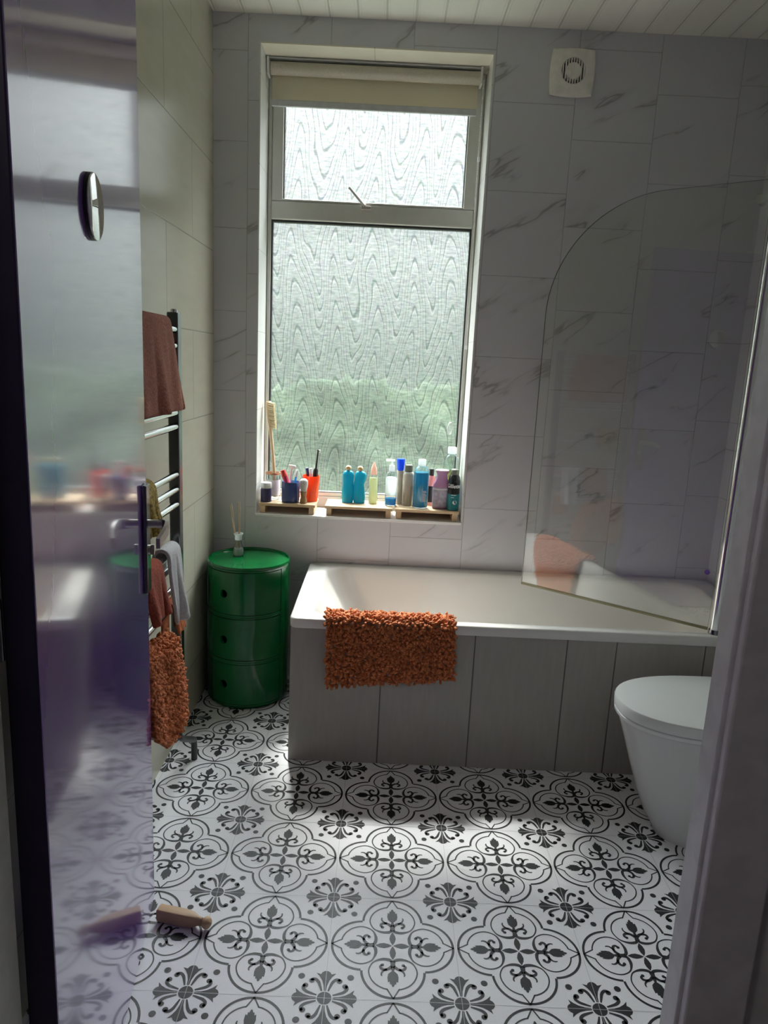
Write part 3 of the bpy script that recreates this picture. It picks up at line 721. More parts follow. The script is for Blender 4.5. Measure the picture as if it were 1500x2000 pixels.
def door_panel():
    bm = bmesh.new(); r = CR - 0.0012; hole_a = radians(-90 - 26); hz = 0.475 * CZ; hr = 0.0165; sq = 0.045
    z0, z1 = 0.0095, CZ - 0.0105; da = sq / r
    def pt(a, z, rr=r): return (rr * cos(a), rr * sin(a), z)
    def grid(a0, a1, za, zb_, na, nz):
        g = [[bm.verts.new(pt(a0 + (a1 - a0) * i / na, za + (zb_ - za) * j / nz)) for i in range(na + 1)] for j in range(nz + 1)]
        for j in range(nz):
            for i in range(na): bm.faces.new((g[j][i], g[j][i + 1], g[j + 1][i + 1], g[j + 1][i]))
    a_l, a_r = hole_a - da, hole_a + da; zl, zh = hz - sq, hz + sq
    grid(A0 + 0.004, a_l, z0, z1, 10, 4); grid(a_r, A1 - 0.014, z0, z1, 26, 4)
    grid(a_l, a_r, z0, zl, 8, 2); grid(a_l, a_r, zh, z1, 8, 2)
    sqp = []
    for i in range(8): sqp.append((-1 + i / 4, -1))
    for i in range(8): sqp.append((1, -1 + i / 4))
    for i in range(8): sqp.append((1 - i / 4, 1))
    for i in range(8): sqp.append((-1, 1 - i / 4))
    rows = []
    for f in (0.0, 0.35, 0.7, 1.0):
        row = []
        for sx_, sz_ in sqp:
            l = hypot(sx_, sz_); cxx, czz = sx_ / l * hr, sz_ / l * hr
            x = cxx * (1 - f) + sx_ * sq * f; z = czz * (1 - f) + sz_ * sq * f
            row.append(bm.verts.new(pt(hole_a + x / r, hz + z)))
        rows.append(row)
    inn = []
    for sx_, sz_ in sqp:
        l = hypot(sx_, sz_); inn.append(bm.verts.new(pt(hole_a + sx_ / l * hr * 0.97 / r, hz + sz_ / l * hr * 0.97, r - 0.012)))
    rows = [inn] + rows
    for a, b in zip(rows, rows[1:]):
        for i in range(32): bm.faces.new((a[i], a[(i + 1) % 32], b[(i + 1) % 32], b[i]))
    bmesh.ops.remove_doubles(bm, verts=bm.verts[:], dist=0.0003)
    return bm
dp = obj('cabinet_door', door_panel(), 'green', cab, 40, loc=(0, 0, CB))
for m in (1, 2):
    d2 = dp.copy(); COL.objects.link(d2); d2.parent = cab; d2.location = (0, 0, CB + m * CZ)
bm = bmesh.new()
zt_ = CB + 3 * CZ
lathe(bm, [(CR - 0.003, zt_), (CR, zt_ + 0.001), (CR, zt_ + 0.0095), (CR - 0.0012, zt_ + 0.0115), (CR - 0.0042, zt_ + 0.0115), (CR - 0.0052, zt_ + 0.010), (CR - 0.0065, zt_ + 0.003), (CR - 0.012, zt_ + 0.0015), (0.08, zt_ + 0.001)], 72)
obj('top_tray', bm, 'green', cab, 40)
CTOP = zt_ + 0.0015

# reed diffuser
df = thing('reed_diffuser', 'small glass reed diffuser standing on top of green storage unit', 'diffuser', (0.128, -0.118, CTOP))
bp = [(0.016, 0), (0.021, 0.002), (0.023, 0.010), (0.0225, 0.022), (0.019, 0.034), (0.014, 0.050), (0.0115, 0.064), (0.0115, 0.074)]
obj('bottle', LA(bp, n=28, cap1=False), 'bottle_glass', df, 60)
obj('oil', LA([(0.015, 0.003), (0.0198, 0.005), (0.0215, 0.012), (0.021, 0.022), (0.0175, 0.031)], n=24), 'milk_liquid', df, 60)
obj('collar', LA([(0.0125, 0.066), (0.0145, 0.068), (0.0145, 0.084), (0.0190, 0.0905), (0.0190, 0.094), (0.0125, 0.094)], n=28, cap0=False, cap1=False), 'clear_plastic', df, 50)
for (bx_, by_), (tx, ty, tz) in (((0.004, 0.0), (0.006, -0.008, 0.226)), ((0.002, 0.003), (-0.002, 0.004, 0.222)), ((-0.003, 0.0), (-0.030, 0.004, 0.214)), ((-0.002, -0.003), (-0.034, -0.006, 0.207))):
    bm = bmesh.new(); tube(bm, [(bx_, by_, 0.01), (tx, ty, tz)], 0.0016, 8); obj('reed', bm, 'reed', df, 60)

# ------------------------------------------------------------------ extractor fan
fan = thing('extractor_fan', 'square cream extractor fan with round slotted grille high on tiled wall', 'fan', (1.338, 0, 2.463))
bm = bmesh.new(); hw = 0.078
def sqr(h, y, k=0.006, n=10):
    pts = []
    for (sx_, sz_), (ex, ez) in (((-1, -1), (1, -1)), ((1, -1), (1, 1)), ((1, 1), (-1, 1)), ((-1, 1), (-1, -1))):
        for i in range(n):
            f = i / n; x = sx_ + (ex - sx_) * f; z = sz_ + (ez - sz_) * f; bulge = k * (1 - (2 * f - 1) ** 2)
            nx, nz = (0, sz_) if sz_ == ez else (sx_, 0)
            pts.append((x * h + nx * bulge, y, z * h + nz * bulge))
    return pts
def circ(r, y, n=40): return [(r * cos(radians(225) + 2 * pi * i / n), y, r * sin(radians(225) + 2 * pi * i / n)) for i in range(n)]
loft(bm, [sqr(hw - 0.004, -0.0005), sqr(hw, -0.012), sqr(hw - 0.006, -0.024), sqr(hw - 0.018, -0.030, 0.004), circ(0.046, -0.033), circ(0.044, -0.031), circ(0.044, -0.010)])
obj('cover', bm, 'fan_white', fan, 35)
obj('dark_duct', LA([(0.0435, 0), (0.0435, 0.002)], n=40), 'black_plastic', fan).matrix_local = Matrix.Translation((0, -0.006, 0)) @ Matrix.Rotation(radians(90), 4, 'X')
bm = bmesh.new()
for i in range(-4, 5):
    x = i * 0.0096; h = math.sqrt(max(0.0445 ** 2 - x * x, 0))
    box(bm, x - 0.0019, x + 0.0019, -0.0335, -0.020, -h, h, 0.0008)
obj('grille', bm, 'fan_white', fan)
bm = bmesh.new(); lathe(bm, [(0.0295, 0.012), (0.030, 0.029), (0.028, 0.0325)], 40)
bmesh.ops.transform(bm, matrix=Matrix.Rotation(radians(90), 4, 'X'), verts=bm.verts[:])
obj('hub_cover', bm, 'fan_white', fan, 40)

# ------------------------------------------------------------------ purple door
FRE = Vector((0.165, -1.356, 0)); DD = Vector((0.105, -0.73, 0)).normalized(); DN = Vector((-DD.y, DD.x, 0))    # DN points into the room (+x)
DW, DT, DZ = 0.762, 0.040, 2.06
dmat = Matrix(((DD.x, DN.x, 0, FRE.x), (DD.y, DN.y, 0, FRE.y), (0, 0, 1, 0), (0, 0, 0, 1)))
bm = bmesh.new(); box(bm, 0.0, DW, -DT, 0.0, 0.006, DZ, 0.003)
for f in bm.faces:
    if f.calc_center_median().x > DW - 0.0031 and abs(f.normal.x) > 0.9: f.material_index = 1
door = obj('door_1', bm, ['purple', 'dark_paint'], None); door.matrix_world = dmat; door['kind'] = 'structure'
bm = bmesh.new(); box(bm, 0.012, 0.056, 0.0004, 0.010, 0.838, 1.088, 0.003)
hpl = obj('handle_plate', bm, 'dark_chrome', door)
bm = bmesh.new(); tube(bm, [(0.034, 0.009, 0.998), (0.034, 0.040, 0.998)], 0.0095, 18)
path = smooth_path([(0.034, 0.036, 0.998), (0.040, 0.046, 0.998), (0.060, 0.054, 0.999), (0.095, 0.054, 0.992), (0.135, 0.046, 0.978)], 5)
vsr = []
for i, p in enumerate(path):
    hh = 0.011; tt = 0.0042
    vsr.append([p + Vector((0, -tt, -hh)), p + Vector((0, tt, -hh)), p + Vector((0, tt, hh)), p + Vector((0, -tt, hh))])
loft(bm, vsr, cap0=True, cap1=True)
obj('door_lever', bm, 'brushed', hpl, 35)
bm = bmesh.new(); tube(bm, [(0.034, 0.009, 0.938), (0.034, 0.014, 0.938)], 0.011, 18); box(bm, 0.030, 0.038, 0.014, 0.022, 0.926, 0.950, 0.002)
obj('thumb_turn', bm, 'brushed', hpl, 35)
for zz in (0.28, 1.03, 1.80):
    bm = bmesh.new(); tube(bm, [(DW + 0.004, -DT - 0.004, zz - 0.04), (DW + 0.004, -DT - 0.004, zz + 0.04)], 0.006, 12)
    obj('hinge', bm, 'dark_chrome', door, 40)
mr = tag(bpy.data.objects.new('round_mirror', None), 'small round mirror disc stuck high on the glossy purple door', 'mirror'); COL.objects.link(mr)
mr.matrix_world = dmat @ Matrix.Translation((0.415, 0.0006, 1.594)) @ Matrix.Rotation(radians(-90), 4, 'X')
bm = bmesh.new(); lathe(bm, [(0.050, 0.0), (0.050, 0.0055)], 56); obj('backing_disc', bm, 'black_plastic', mr, 40)
bm = bmesh.new(); lathe(bm, [(0.0495, 0.0056), (0.0495, 0.0070), (0.048, 0.0078)], 56); obj('mirror_face', bm, 'mirror', mr, 30)

# wooden peg on the floor
peg = thing('wooden_peg', 'pale wooden peg with round knob lying on floor beside purple door', 'peg', (0.197, -1.425, 0.0006), atan2(-0.030, 0.140))
bm = bmesh.new()
secs = [(0.0, 0.0125, 0.0125, 0.0175, 0.2), (0.003, 0.0135, 0.0140, 0.0178, 0.2), (0.04, 0.0140, 0.0145, 0.0180, 0.2), (0.075, 0.0135, 0.0145, 0.0185, 0.25), (0.092, 0.0115, 0.0135, 0.019, 0.4), (0.106, 0.0085, 0.0095, 0.0195, 1), (0.116, 0.0075, 0.0080, 0.0197, 1)]
rings = []
for x, hy, hz, zc, k in secs:
    ring = []
    for i in range(24):
        a = 2 * pi * i / 24; ex = 2 / (2 + 6 * (1 - k)); ca, sa = cos(a), sin(a)
        ring.append((x, hy * (1 if ca > 0 else -1) * abs(ca) ** ex, 0.0185 + (hz + 0.003) * (1 if sa > 0 else -1) * abs(sa) ** ex))
    rings.append(ring)
loft(bm, rings, cap0=True, cap1=True); obj('peg_body', bm, 'wood_peg', peg, 40)
bm = bmesh.new(); bmesh.ops.create_uvsphere(bm, u_segments=24, v_segments=16, radius=0.0145, matrix=Matrix.Translation((0.128, 0, 0.0185)) @ Matrix.Diagonal((0.85, 1, 1, 1)))
obj('peg_knob', bm, 'wood_peg', peg, 180)

# ------------------------------------------------------------------ towel radiator and what hangs on it
rad = thing('towel_radiator', 'chrome ladder towel radiator on left wall behind the purple door', 'towel radiator', (0.095, -1.11, 0.27))
for ya in (-0.899, -1.345):
    bm = bmesh.new(); box(bm, 0.080, 0.112, ya, ya + 0.034, 0.36, 1.487, 0.004, 3)
    part('radiator_post', bm, 'dark_chrome', rad)
    bm = bmesh.new(); tube(bm, [(0.096, ya + 0.017, 1.487), (0.096, ya + 0.017, 1.495)], 0.010, 16); part('post_cap', bm, 'chrome', rad, 40)
BARS = [1.44, 1.395, 1.350, 1.305, 1.260, 1.209, 1.169, 1.030, 0.986, 0.942, 0.812, 0.768, 0.700, 0.650, 0.49, 0.445]
for z in BARS:
    bm = bmesh.new(); tube(bm, [(0.100, -1.318, z), (0.100, -0.892, z)], 0.0105, 14); part('radiator_bar', bm, 'chrome', rad, 40)
for z in (0.42, 1.36):
    bm = bmesh.new(); tube(bm, [(0.0006, -0.883, z), (0.082, -0.883, z)], 0.010, 14); part('wall_bracket', bm, 'chrome', rad, 40)
bm = bmesh.new(); tube(bm, smooth_path([(0.096, -0.882, 0.365), (0.096, -0.882, 0.220), (0.098, -0.868, 0.175), (0.098, -0.735, 0.095), (0.096, -0.705, 0.070), (0.095, -0.700, 0.0006)], 5), 0.0105, 12)
part('inlet_pipe', bm, 'black_plastic', rad, 50)

def draped(name, ya, yb, zbar, front, back, mat, xbar=0.100, rb=0.013, fold=0.010, flare=0.0, nu=26, thick=0.006, seed=1, waves=2.2, right_slope=0.0, top_pinch=0.0, parent=None):
    r = random.Random(seed); ph = r.uniform(0, 6)
    prof = []
    for i in range(10): prof.append(('b', 1 - i / 10))
    for i in range(9): prof.append(('t', i / 8))
    for i in range(1, 17): prof.append(('f', i / 16))
    bm = bmesh.new(); g = []
    for k, f in prof:
        row = []
        for u in range(nu + 1):
            s = u / nu; y = ya + (yb - ya) * s
            if k == 't': x = xbar - rb * cos(pi * f); z = zbar + rb * sin(pi * f); drop = 0
            elif k == 'f':
                drop = f; x = xbar + rb; z = zbar - f * (front + right_slope * (s - 0.5))
            else:
                drop = f * 0.6; x = xbar - rb; z = zbar - f * back
            wv = fold * drop * (sin(s * 2 * pi * waves + ph + 1.5 * f) + 0.5 * sin(s * 2 * pi * waves * 2.3 + ph * 2))
            x += (abs(wv) * 1.0 + wv * 0.35) if k == 'f' else (-abs(wv) * 0.3 if k == 'b' else 0)
            y += flare * drop * (s - 0.15) if yb > ya else 0
            if k == 'f': x += 0.012 * drop
            if top_pinch: y = (ya + yb) / 2 + (y - (ya + yb) / 2) * (1 - top_pinch * (1 - drop))
            row.append(bm.verts.new((x, y, z)))
        g.append(row)
    for a, b in zip(g, g[1:]):
        for i in range(nu): bm.faces.new((a[i], a[i + 1], b[i + 1], b[i]))
    o = obj(name, bm, mat, parent, 180)
    m = o.modifiers.new('thickness', 'SOLIDIFY'); m.thickness = thick; m.offset = 1.0
    m2 = o.modifiers.new('smooth', 'SUBSURF'); m2.levels = 1; m2.render_levels = 1
    return o
tw = draped('hand_towel', -1.285, -0.985, 1.452, 0.232, 0.17, 'terracotta', fold=0.012, flare=0.075, seed=4, waves=1.6, thick=0.008)
tag(tw, 'terracotta brown hand towel hanging from top of the towel radiator', 'towel')
lo = draped('exfoliating_cloth', -1.275, -1.165, 1.033, 0.105, 0.09, 'mustard', fold=0.012, seed=9, waves=1.5, thick=0.014, rb=0.016)
tag(lo, 'mustard mesh washing cloth hanging on radiator bar behind the door handle', 'washcloth')
fn = draped('flannel', -1.045, -0.945, 0.818, 0.195, 0.15, 'flannel', fold=0.014, seed=12, waves=1.0, thick=0.010, rb=0.016, top_pinch=-0.05)
tag(fn, 'pale grey flannel hanging on radiator bar above the shaggy orange mat', 'washcloth')
rc = draped('red_washcloth', -1.235, -1.105, 0.812, 0.125, 0.10, 'red_cloth', fold=0.010, seed=15, waves=1.3, thick=0.010, rb=0.015)
tag(rc, 'red-orange washcloth hanging on radiator bar between door edge and grey flannel', 'washcloth')

# shaggy mats ---------------------------------------------------------------
def tufts(surf, nu, nv, length, rad_, seed, gravity=0.5, jitter=0.5):
    r = random.Random(seed); V, F = [], []
    NS, SEG = 5, 3
    for i in range(nu):
        for j in range(nv):
            u = (i + 0.5 + r.uniform(-jitter, jitter)) / nu; v = (j + 0.5 + r.uniform(-jitter, jitter)) / nv
            p, nrm, ta, tb = surf(min(max(u, 0), 1), min(max(v, 0), 1))
            a = r.uniform(0, 2 * pi); lean = r.uniform(0.3, 1.1)
            d = (nrm + (ta * cos(a) + tb * sin(a)) * lean).normalized()
            L = length * r.uniform(0.75, 1.25); q = p.copy(); rr = rad_ * r.uniform(0.85, 1.15)
            curl = (ta * cos(a + 1.6) + tb * sin(a + 1.6)) * r.uniform(-0.7, 0.7)
            b0 = len(V)
            for s in range(SEG + 1):
                ax = d.cross(Vector((0.31, 0.2, 0.93))).normalized(); bx = d.cross(ax).normalized()
                rs = rr * (0.9, 1.05, 1.08, 0.80)[s]
                for k in range(NS):
                    c = q + (ax * cos(2 * pi * k / NS) + bx * sin(2 * pi * k / NS)) * rs
                    V.append((c.x, c.y, c.z))
                q = q + d * (L / SEG)
                d = (d + curl * 0.45 + Vector((0, 0, -gravity * 0.5))).normalized()
            for s in range(SEG):
                for k in range(NS):
                    F.append((b0 + s * NS + k, b0 + s * NS + (k + 1) % NS, b0 + (s + 1) * NS + (k + 1) % NS, b0 + (s + 1) * NS + k))
            F.append(tuple(b0 + SEG * NS + k for k in range(NS)))
    return (V, [], F)
def surf_from(fn, e=0.002):
    def s(u, v):
        p = fn(u, v); a = (fn(min(u + e, 1), v) - fn(max(u - e, 0), v)).normalized(); b = (fn(u, min(v + e, 1)) - fn(u, max(v - e, 0))).normalized()
        return p, a.cross(b).normalized(), a, b
    return s
def sheet(fn, nu, nv, thick=0.004):
    bm = bmesh.new(); g = [[bm.verts.new(fn(i / nu, j / nv)) for j in range(nv + 1)] for i in range(nu + 1)]
    for i in range(nu):
        for j in range(nv): bm.faces.new((g[i][j], g[i + 1][j], g[i + 1][j + 1], g[i][j + 1]))
    return bm
# mat over the bath rim: v runs from the front hem up over the rim and down inside the tub
def mat_path(v, u):
    front = 0.232 - 0.040 * u
    segs = [(Vector((by0 - 0.009, bz + 0.004 - front)), Vector((by0 - 0.009, bz - 0.004))), (Vector((by0 - 0.009, bz - 0.004)), Vector((by0 + 0.004, bz + 0.0075))),
            (Vector((by0 + 0.004, bz + 0.0075)), Vector((iy0 + 0.004, bz + 0.0075))), (Vector((iy0 + 0.004, bz + 0.0075)), Vector((iy0 + 0.022, bz - 0.016))), (Vector((iy0 + 0.022, bz - 0.016)), Vector((iy0 + 0.048, bz - 0.20)))]
    ls = [(b - a).length for a, b in segs]; t = v * sum(ls)
    for (a, b), l in zip(segs, ls):
        if t <= l or (a, b) == segs[-1]: return a + (b - a) * min(t / l, 1)
        t -= l
def mat1(u, v):
    q = mat_path(v, u); x = 0.530 + 0.430 * u + 0.014 * (1 - v) * (1 if v < .45 else .9)
    if v < 0.45: q = q + Vector((-0.004 * (1 + sin(u * 11 + v * 7)), 0))
    return Vector((x, q.x, q.y))
m1 = thing('bath_mat', 'orange shaggy bath mat draped over the front rim of the bathtub', 'mat', (0.75, -0.69, 0.535))
o = part('mat_backing', sheet(mat1, 20, 50), 'backing', m1, 180); md = o.modifiers.new('thickness', 'SOLIDIFY'); md.thickness = 0.004; md.offset = -1
def flip(s):
    def f(u, v):
        p, n, a, b = s(u, v); return p, (n if OUT1(p, n) else -n), a, b
    return f
def OUT1(p, n):
    c = Vector((p.x, -0.668, 0.44)); d = p - c; return n.dot(Vector((0, d.y, d.z))) > 0
pil = part('mat_pile', tufts(flip(surf_from(mat1)), 58, 64, 0.0175, 0.0047, 5), 'pile', m1, 180); pil['kind'] = 'stuff'
# mat hanging on the radiator
def mat2(u, v):
    taper = max(0, (v - 0.45) / 0.55) ** 1.4
    y1_ = -1.022 - 0.060 * taper
    y = -1.328 + (y1_ + 1.328) * u
    bottom = 0.345 - 0.012 * math.exp(-((u - 0.55) / 0.2) ** 2) + 0.085 * max(0, 0.45 - u) / 0.45 + 0.01 * max(0, u - 0.8)
    top = 0.612 + 0.05 * (1 - u)
    z = bottom + (top - bottom) * v
    x = 0.136 + 0.016 * (1 - v) + 0.008 * sin(u * 9 + 1) * (1 - v * 0.6)
    if v > 0.88: x -= 0.018 * (v - 0.88) / 0.12
    return Vector((x, y, z))
m2 = thing('shaggy_mat', 'orange shaggy mat hanging low on the towel radiator', 'mat', (0.13, -1.09, 0.45))
o = part('mat_backing', sheet(mat2, 20, 20), 'backing', m2, 180); md = o.modifiers.new('thickness', 'SOLIDIFY'); md.thickness = 0.005; md.offset = -1
def sv2(u, v):
    p, n, a, b = surf_from(mat2)(u, v); return p, (n if n.x > 0 else -n), a, b
pil = part('mat_pile', tufts(sv2, 46, 40, 0.0195, 0.0050, 8), 'pile', m2, 180); pil['kind'] = 'stuff'
lp = draped('hanging_corner', -0.995, -0.925, 0.650, 0.075, 0.10, 'orange_cloth', fold=0.004, seed=22, thick=0.006, rb=0.0145, nu=12, parent=m2)
shift(lp, m2)

# ------------------------------------------------------------------ wooden pallets on the sill
def pallet(x0, x1, label, zt=0.773, y0=0.012, y1=0.168, feet=(0.02, 0.98)):
    t = thing('sill_pallet', label, 'wooden stand', ((x0 + x1) / 2, (y0 + y1) / 2, WB), 0, 'wooden stands along the window sill')
    nb = 4; wy = (y1 - y0 - 0.002 * (nb - 1)) / nb
    for i in range(nb):
        part('slat', BX(x0, x1, y0 + i * (wy + 0.002), y0 + i * (wy + 0.002) + wy, zt - 0.012, zt, 0.0015), 'wood', t)
    for f in feet:
        xc = x0 + 0.012 + (x1 - x0 - 0.024) * f
        part('foot', BX(xc - 0.011, xc + 0.011, y0 + 0.002, y1 - 0.002, WB + 0.0002, zt - 0.0122, 0.0015), 'wood', t)
    part('shade_rail', BX(x0 + 0.024, x1 - 0.024, y1 - 0.014, y1 - 0.004, WB + 0.0002, zt - 0.0122, 0.001), 'wood', t)  # added at the back to block daylight, so the sill underneath stays dark
    return zt
pallet(0.186, 0.425, 'short wooden slatted stand at left end of sill under the navy mug')
pallet(0.466, 0.752, 'wooden slatted stand on window sill under the two teal bottles')
pallet(0.763, 1.034, 'wooden slatted stand at right end of sill under the black can')
ZP = 0.7735

def item(name, label, cat, x, y, rz=0, group=None): return thing(name, label, cat, (x, y, ZP), rz, group)
def lp_(name, prof, mat, par, n=28, sm=50, **k): return obj(name, LA(prof, n=n, **k), mat, par, sm)

# small jar
t = item('cream_jar', 'small dark purple jar with white lid at left end of sill', 'jar', 0.212, 0.046)
lp_('jar_body', [(0.021, 0), (0.0235, 0.002), (0.0235, 0.052), (0.020, 0.058)], 'navy_label', t)
lp_('lid', [(0.0215, 0.0585), (0.0225, 0.0595), (0.0225, 0.080), (0.0205, 0.082)], 'white_plastic', t)
# glass jar that holds the back brush
t = item('glass_jar', 'clear glass tumbler with copper rim holding the long bath brush', 'jar', 0.230, 0.112)
lp_('glass', [(0.029, 0.0), (0.0315, 0.002), (0.0315, 0.112), (0.0295, 0.112), (0.0295, 0.006)], 'bottle_glass', t, cap1=True)
lp_('copper_rim', [(0.0318, 0.108), (0.0326, 0.110), (0.0326, 0.1145), (0.0318, 0.116), (0.0292, 0.116), (0.0292, 0.108)], plain('copper', (0.42, 0.22, 0.13), 0.3, 0.8), t, cap0=False, cap1=False)
lp_('paper_label', [(0.0318, 0.018), (0.0320, 0.019), (0.0320, 0.085), (0.0318, 0.086)], 'white_plastic', t, cap0=False, cap1=False)
# bath brush
t = thing('bath_brush', 'long wooden bath brush leaning in window corner, bristles at top', 'brush', (0.238, 0.112, ZP + 0.008))
hp = smooth_path([(0.0, 0.0, 0.0), (-0.004, 0.004, 0.10), (-0.014, 0.016, 0.20), (-0.026, 0.026, 0.29), (-0.033, 0.030, 0.36), (-0.037, 0.032, 0.41)], 5)
bm = bmesh.new(); nh = len(hp); rs = [0.0075 + 0.006 * max(0, (i / (nh - 1) - 0.66) / 0.34) ** 0.6 for i in range(nh)]; rs[-1] = 0.008
tube(bm, hp, rs, 14); obj('brush_handle', bm, 'wood', t, 60)
bm = bmesh.new(); rb_ = random.Random(2)
for i in range(16):
    for j in range(5):
        z = 0.300 + i * 0.0068; base = Vector((-0.024 - (z - 0.30) * 0.1, 0.012 + j * 0.0065, z)); tip = base + Vector((0.024, -0.014, -0.002 + rb_.uniform(-.002, .002)))
        tube(bm, [base, tip], [0.0030, 0.0034], 6)
obj('bristles', bm, 'bristle', t, 60)
# navy mug and its tube
t = item('mug', 'navy blue mug holding a pink tube on window sill', 'mug', 0.314, 0.062)
lp_('mug_body', [(0.034, 0), (0.038, 0.003), (0.039, 0.010), (0.0385, 0.085), (0.0375, 0.088), (0.0355, 0.086), (0.035, 0.008)], 'navy', t, n=36)
def leaning(name, label, cat, base, tip, build):
    o = thing(name, label, cat, base); d = (Vector(tip) - Vector(base)); o.rotation_euler = d.to_track_quat('Z', 'Y').to_euler(); build(o, d.length); return o
def b_tube(o, L):
    bm = bmesh.new(); loft(bm, [[(0.013 * cos(2 * pi * i / 20) * (1 - 0.1 * f), 0.013 * sin(2 * pi * i / 20) * (1 - 0.9 * (1 - f)), L * 0.78 * f) for i in range(20)] for f in (0, .2, .5, .8, 1)], cap0=True, cap1=True); obj('tube_body', bm, 'pink_tube', o, 60)
    lp_('tube_cap', [(0.012, L * 0.785), (0.013, L * 0.79), (0.0105, L)], 'red_cap', o, n=18)
leaning('toothpaste_tube', 'pink and red toothpaste tube leaning out of navy mug', 'tube', (0.326, 0.055, ZP + 0.012), (0.278, 0.060, ZP + 0.135), b_tube)
def b_razor(o, L):
    bm = bmesh.new(); tube(bm, [(0, 0, 0), (0, 0, L * .9)], 0.0045, 10); obj('handle', bm, 'white_plastic', o, 60)
    obj('razor_head', BX(-0.020, 0.020, -0.006, 0.006, L * .9, L, 0.003), 'white_plastic', o, 40)
leaning('razor', 'white razor leaning in navy mug behind the pink tube', 'razor', (0.300, 0.068, ZP + 0.012), (0.317, 0.086, ZP + 0.155), b_razor)
def b_stick(mat_a, mat_b, rad=0.006):
    def f(o, L):
        bm = bmesh.new(); tube(bm, [(0, 0, 0), (0, 0, L * .75)], rad, 12); obj('handle', bm, mat_a, o, 60)
        obj('brush_head', BX(-rad, rad, -rad, rad, L * .75, L, 0.002), mat_b, o, 40)
    return f
leaning('toothbrush', 'pale blue toothbrush standing at back of navy mug', 'toothbrush', (0.318, 0.075, ZP + 0.012), (0.338, 0.088, ZP + 0.135), b_stick('blue_liquid', 'white_plastic', 0.004))
# shaving brush
t = item('shaving_brush', 'shaving brush with grey bristles and brown handle before orange tumbler', 'brush', 0.372, 0.038)
lp_('handle', [(0.0135, 0), (0.0155, 0.002), (0.0155, 0.014), (0.011, 0.028), (0.0125, 0.040), (0.0155, 0.048), (0.0145, 0.052)], 'wood_brown', t)
lp_('bristles', [(0.0125, 0.0525), (0.0165, 0.070), (0.0185, 0.085), (0.0170, 0.098), (0.010, 0.105), (0.004, 0.107)], 'badger', t)
# orange tumbler
t = item('tumbler', 'bright orange plastic tumbler on window sill', 'tumbler', 0.396, 0.104)
lp_('cup', [(0.029, 0), (0.030, 0.002), (0.0375, 0.108), (0.0375, 0.111), (0.0355, 0.111), (0.0285, 0.006)], 'orange_plastic', t, n=36)
def b_black(o, L):
    bm = bmesh.new(); tube(bm, [(0, 0, 0), (0, 0, L * .30), (0, 0, L * .58), (0, 0, L * .62)], [0.010, 0.012, 0.011, 0.006], 16); obj('handle', bm, 'black_plastic', o, 50)
    bm = bmesh.new(); tube(bm, [(0, 0, L * .62), (0, 0, L * .95), (0, 0, L)], [0.0048, 0.0034, 0.0040], 12); obj('brush_neck', bm, 'black_plastic', o, 60)
    obj('brush_head', BX(-0.0045, 0.0045, -0.009, -0.003, L * .94, L * 1.0, 0.001), 'white_plastic', o)
leaning('electric_toothbrush', 'tall black electric toothbrush standing in orange tumbler', 'toothbrush', (0.405, 0.100, ZP + 0.012), (0.424, 0.096, ZP + 0.225), b_black)
leaning('toothbrush', 'short dark blue toothbrush leaning left in orange tumbler', 'toothbrush', (0.396, 0.104, ZP + 0.012), (0.377, 0.094, ZP + 0.146), b_stick('black_plastic', 'navy', 0.006))
leaning('toothbrush', 'white toothbrush standing in middle of orange tumbler', 'toothbrush', (0.400, 0.110, ZP + 0.012), (0.392, 0.118, ZP + 0.140), b_stick('white_plastic', 'white_plastic', 0.005))
# teal twins
for x, wv, lab in ((0.556, 0.0, 'teal bottle with wooden ball stopper, left of the teal pair'), (0.607, 1.0, 'curvier teal bottle with wooden ball stopper, right of the teal pair')):
    t = item('teal_bottle', lab, 'bottle', x, 0.108, group='teal bottles with wooden stoppers')
    bm = bmesh.new(); rings = []
    for z, r, off in [(0, 0.021, 0), (0.002, 0.0235, 0), (0.02, 0.0245, -.001), (0.05, 0.0240, -.002 * wv), (0.08, 0.0225 - .001 * wv, -.004 * wv), (0.105, 0.0235, .001 * wv), (0.122, 0.0235, .003 * wv), (0.133, 0.020, .002 * wv), (0.139, 0.013, 0)]:
        rings.append([(off + r * 1.06 * cos(2 * pi * i / 28), r * 0.85 * sin(2 * pi * i / 28), z) for i in range(28)])
    loft(bm, rings, cap0=True, cap1=True); obj('bottle_body', bm, 'teal', t, 60)
    bm = bmesh.new(); bmesh.ops.create_uvsphere(bm, u_segments=20, v_segments=14, radius=0.0128, matrix=Matrix.Translation((0, 0, 0.1505)) @ Matrix.Diagonal((1, 1, 0.9, 1))); obj('ball_stopper', bm, 'wood_ball', t, 180)
# pale bottle with peach dispenser
t = item('dispenser_bottle', 'slim clear bottle with pale lemon contents and peach dispenser', 'bottle', 0.666, 0.110)
lp_('bottle_body', [(0.018, 0), (0.0195, 0.002), (0.0195, 0.118), (0.016, 0.126)], 'bottle_glass', t)
lp_('liquid', [(0.017, 0.002), (0.0178, 0.004), (0.0178, 0.112)], 'lemon', t)
lp_('dispenser', [(0.0135, 0.1265), (0.0145, 0.128), (0.0125, 0.155), (0.007, 0.168), (0.0035, 0.180)], 'peach', t)
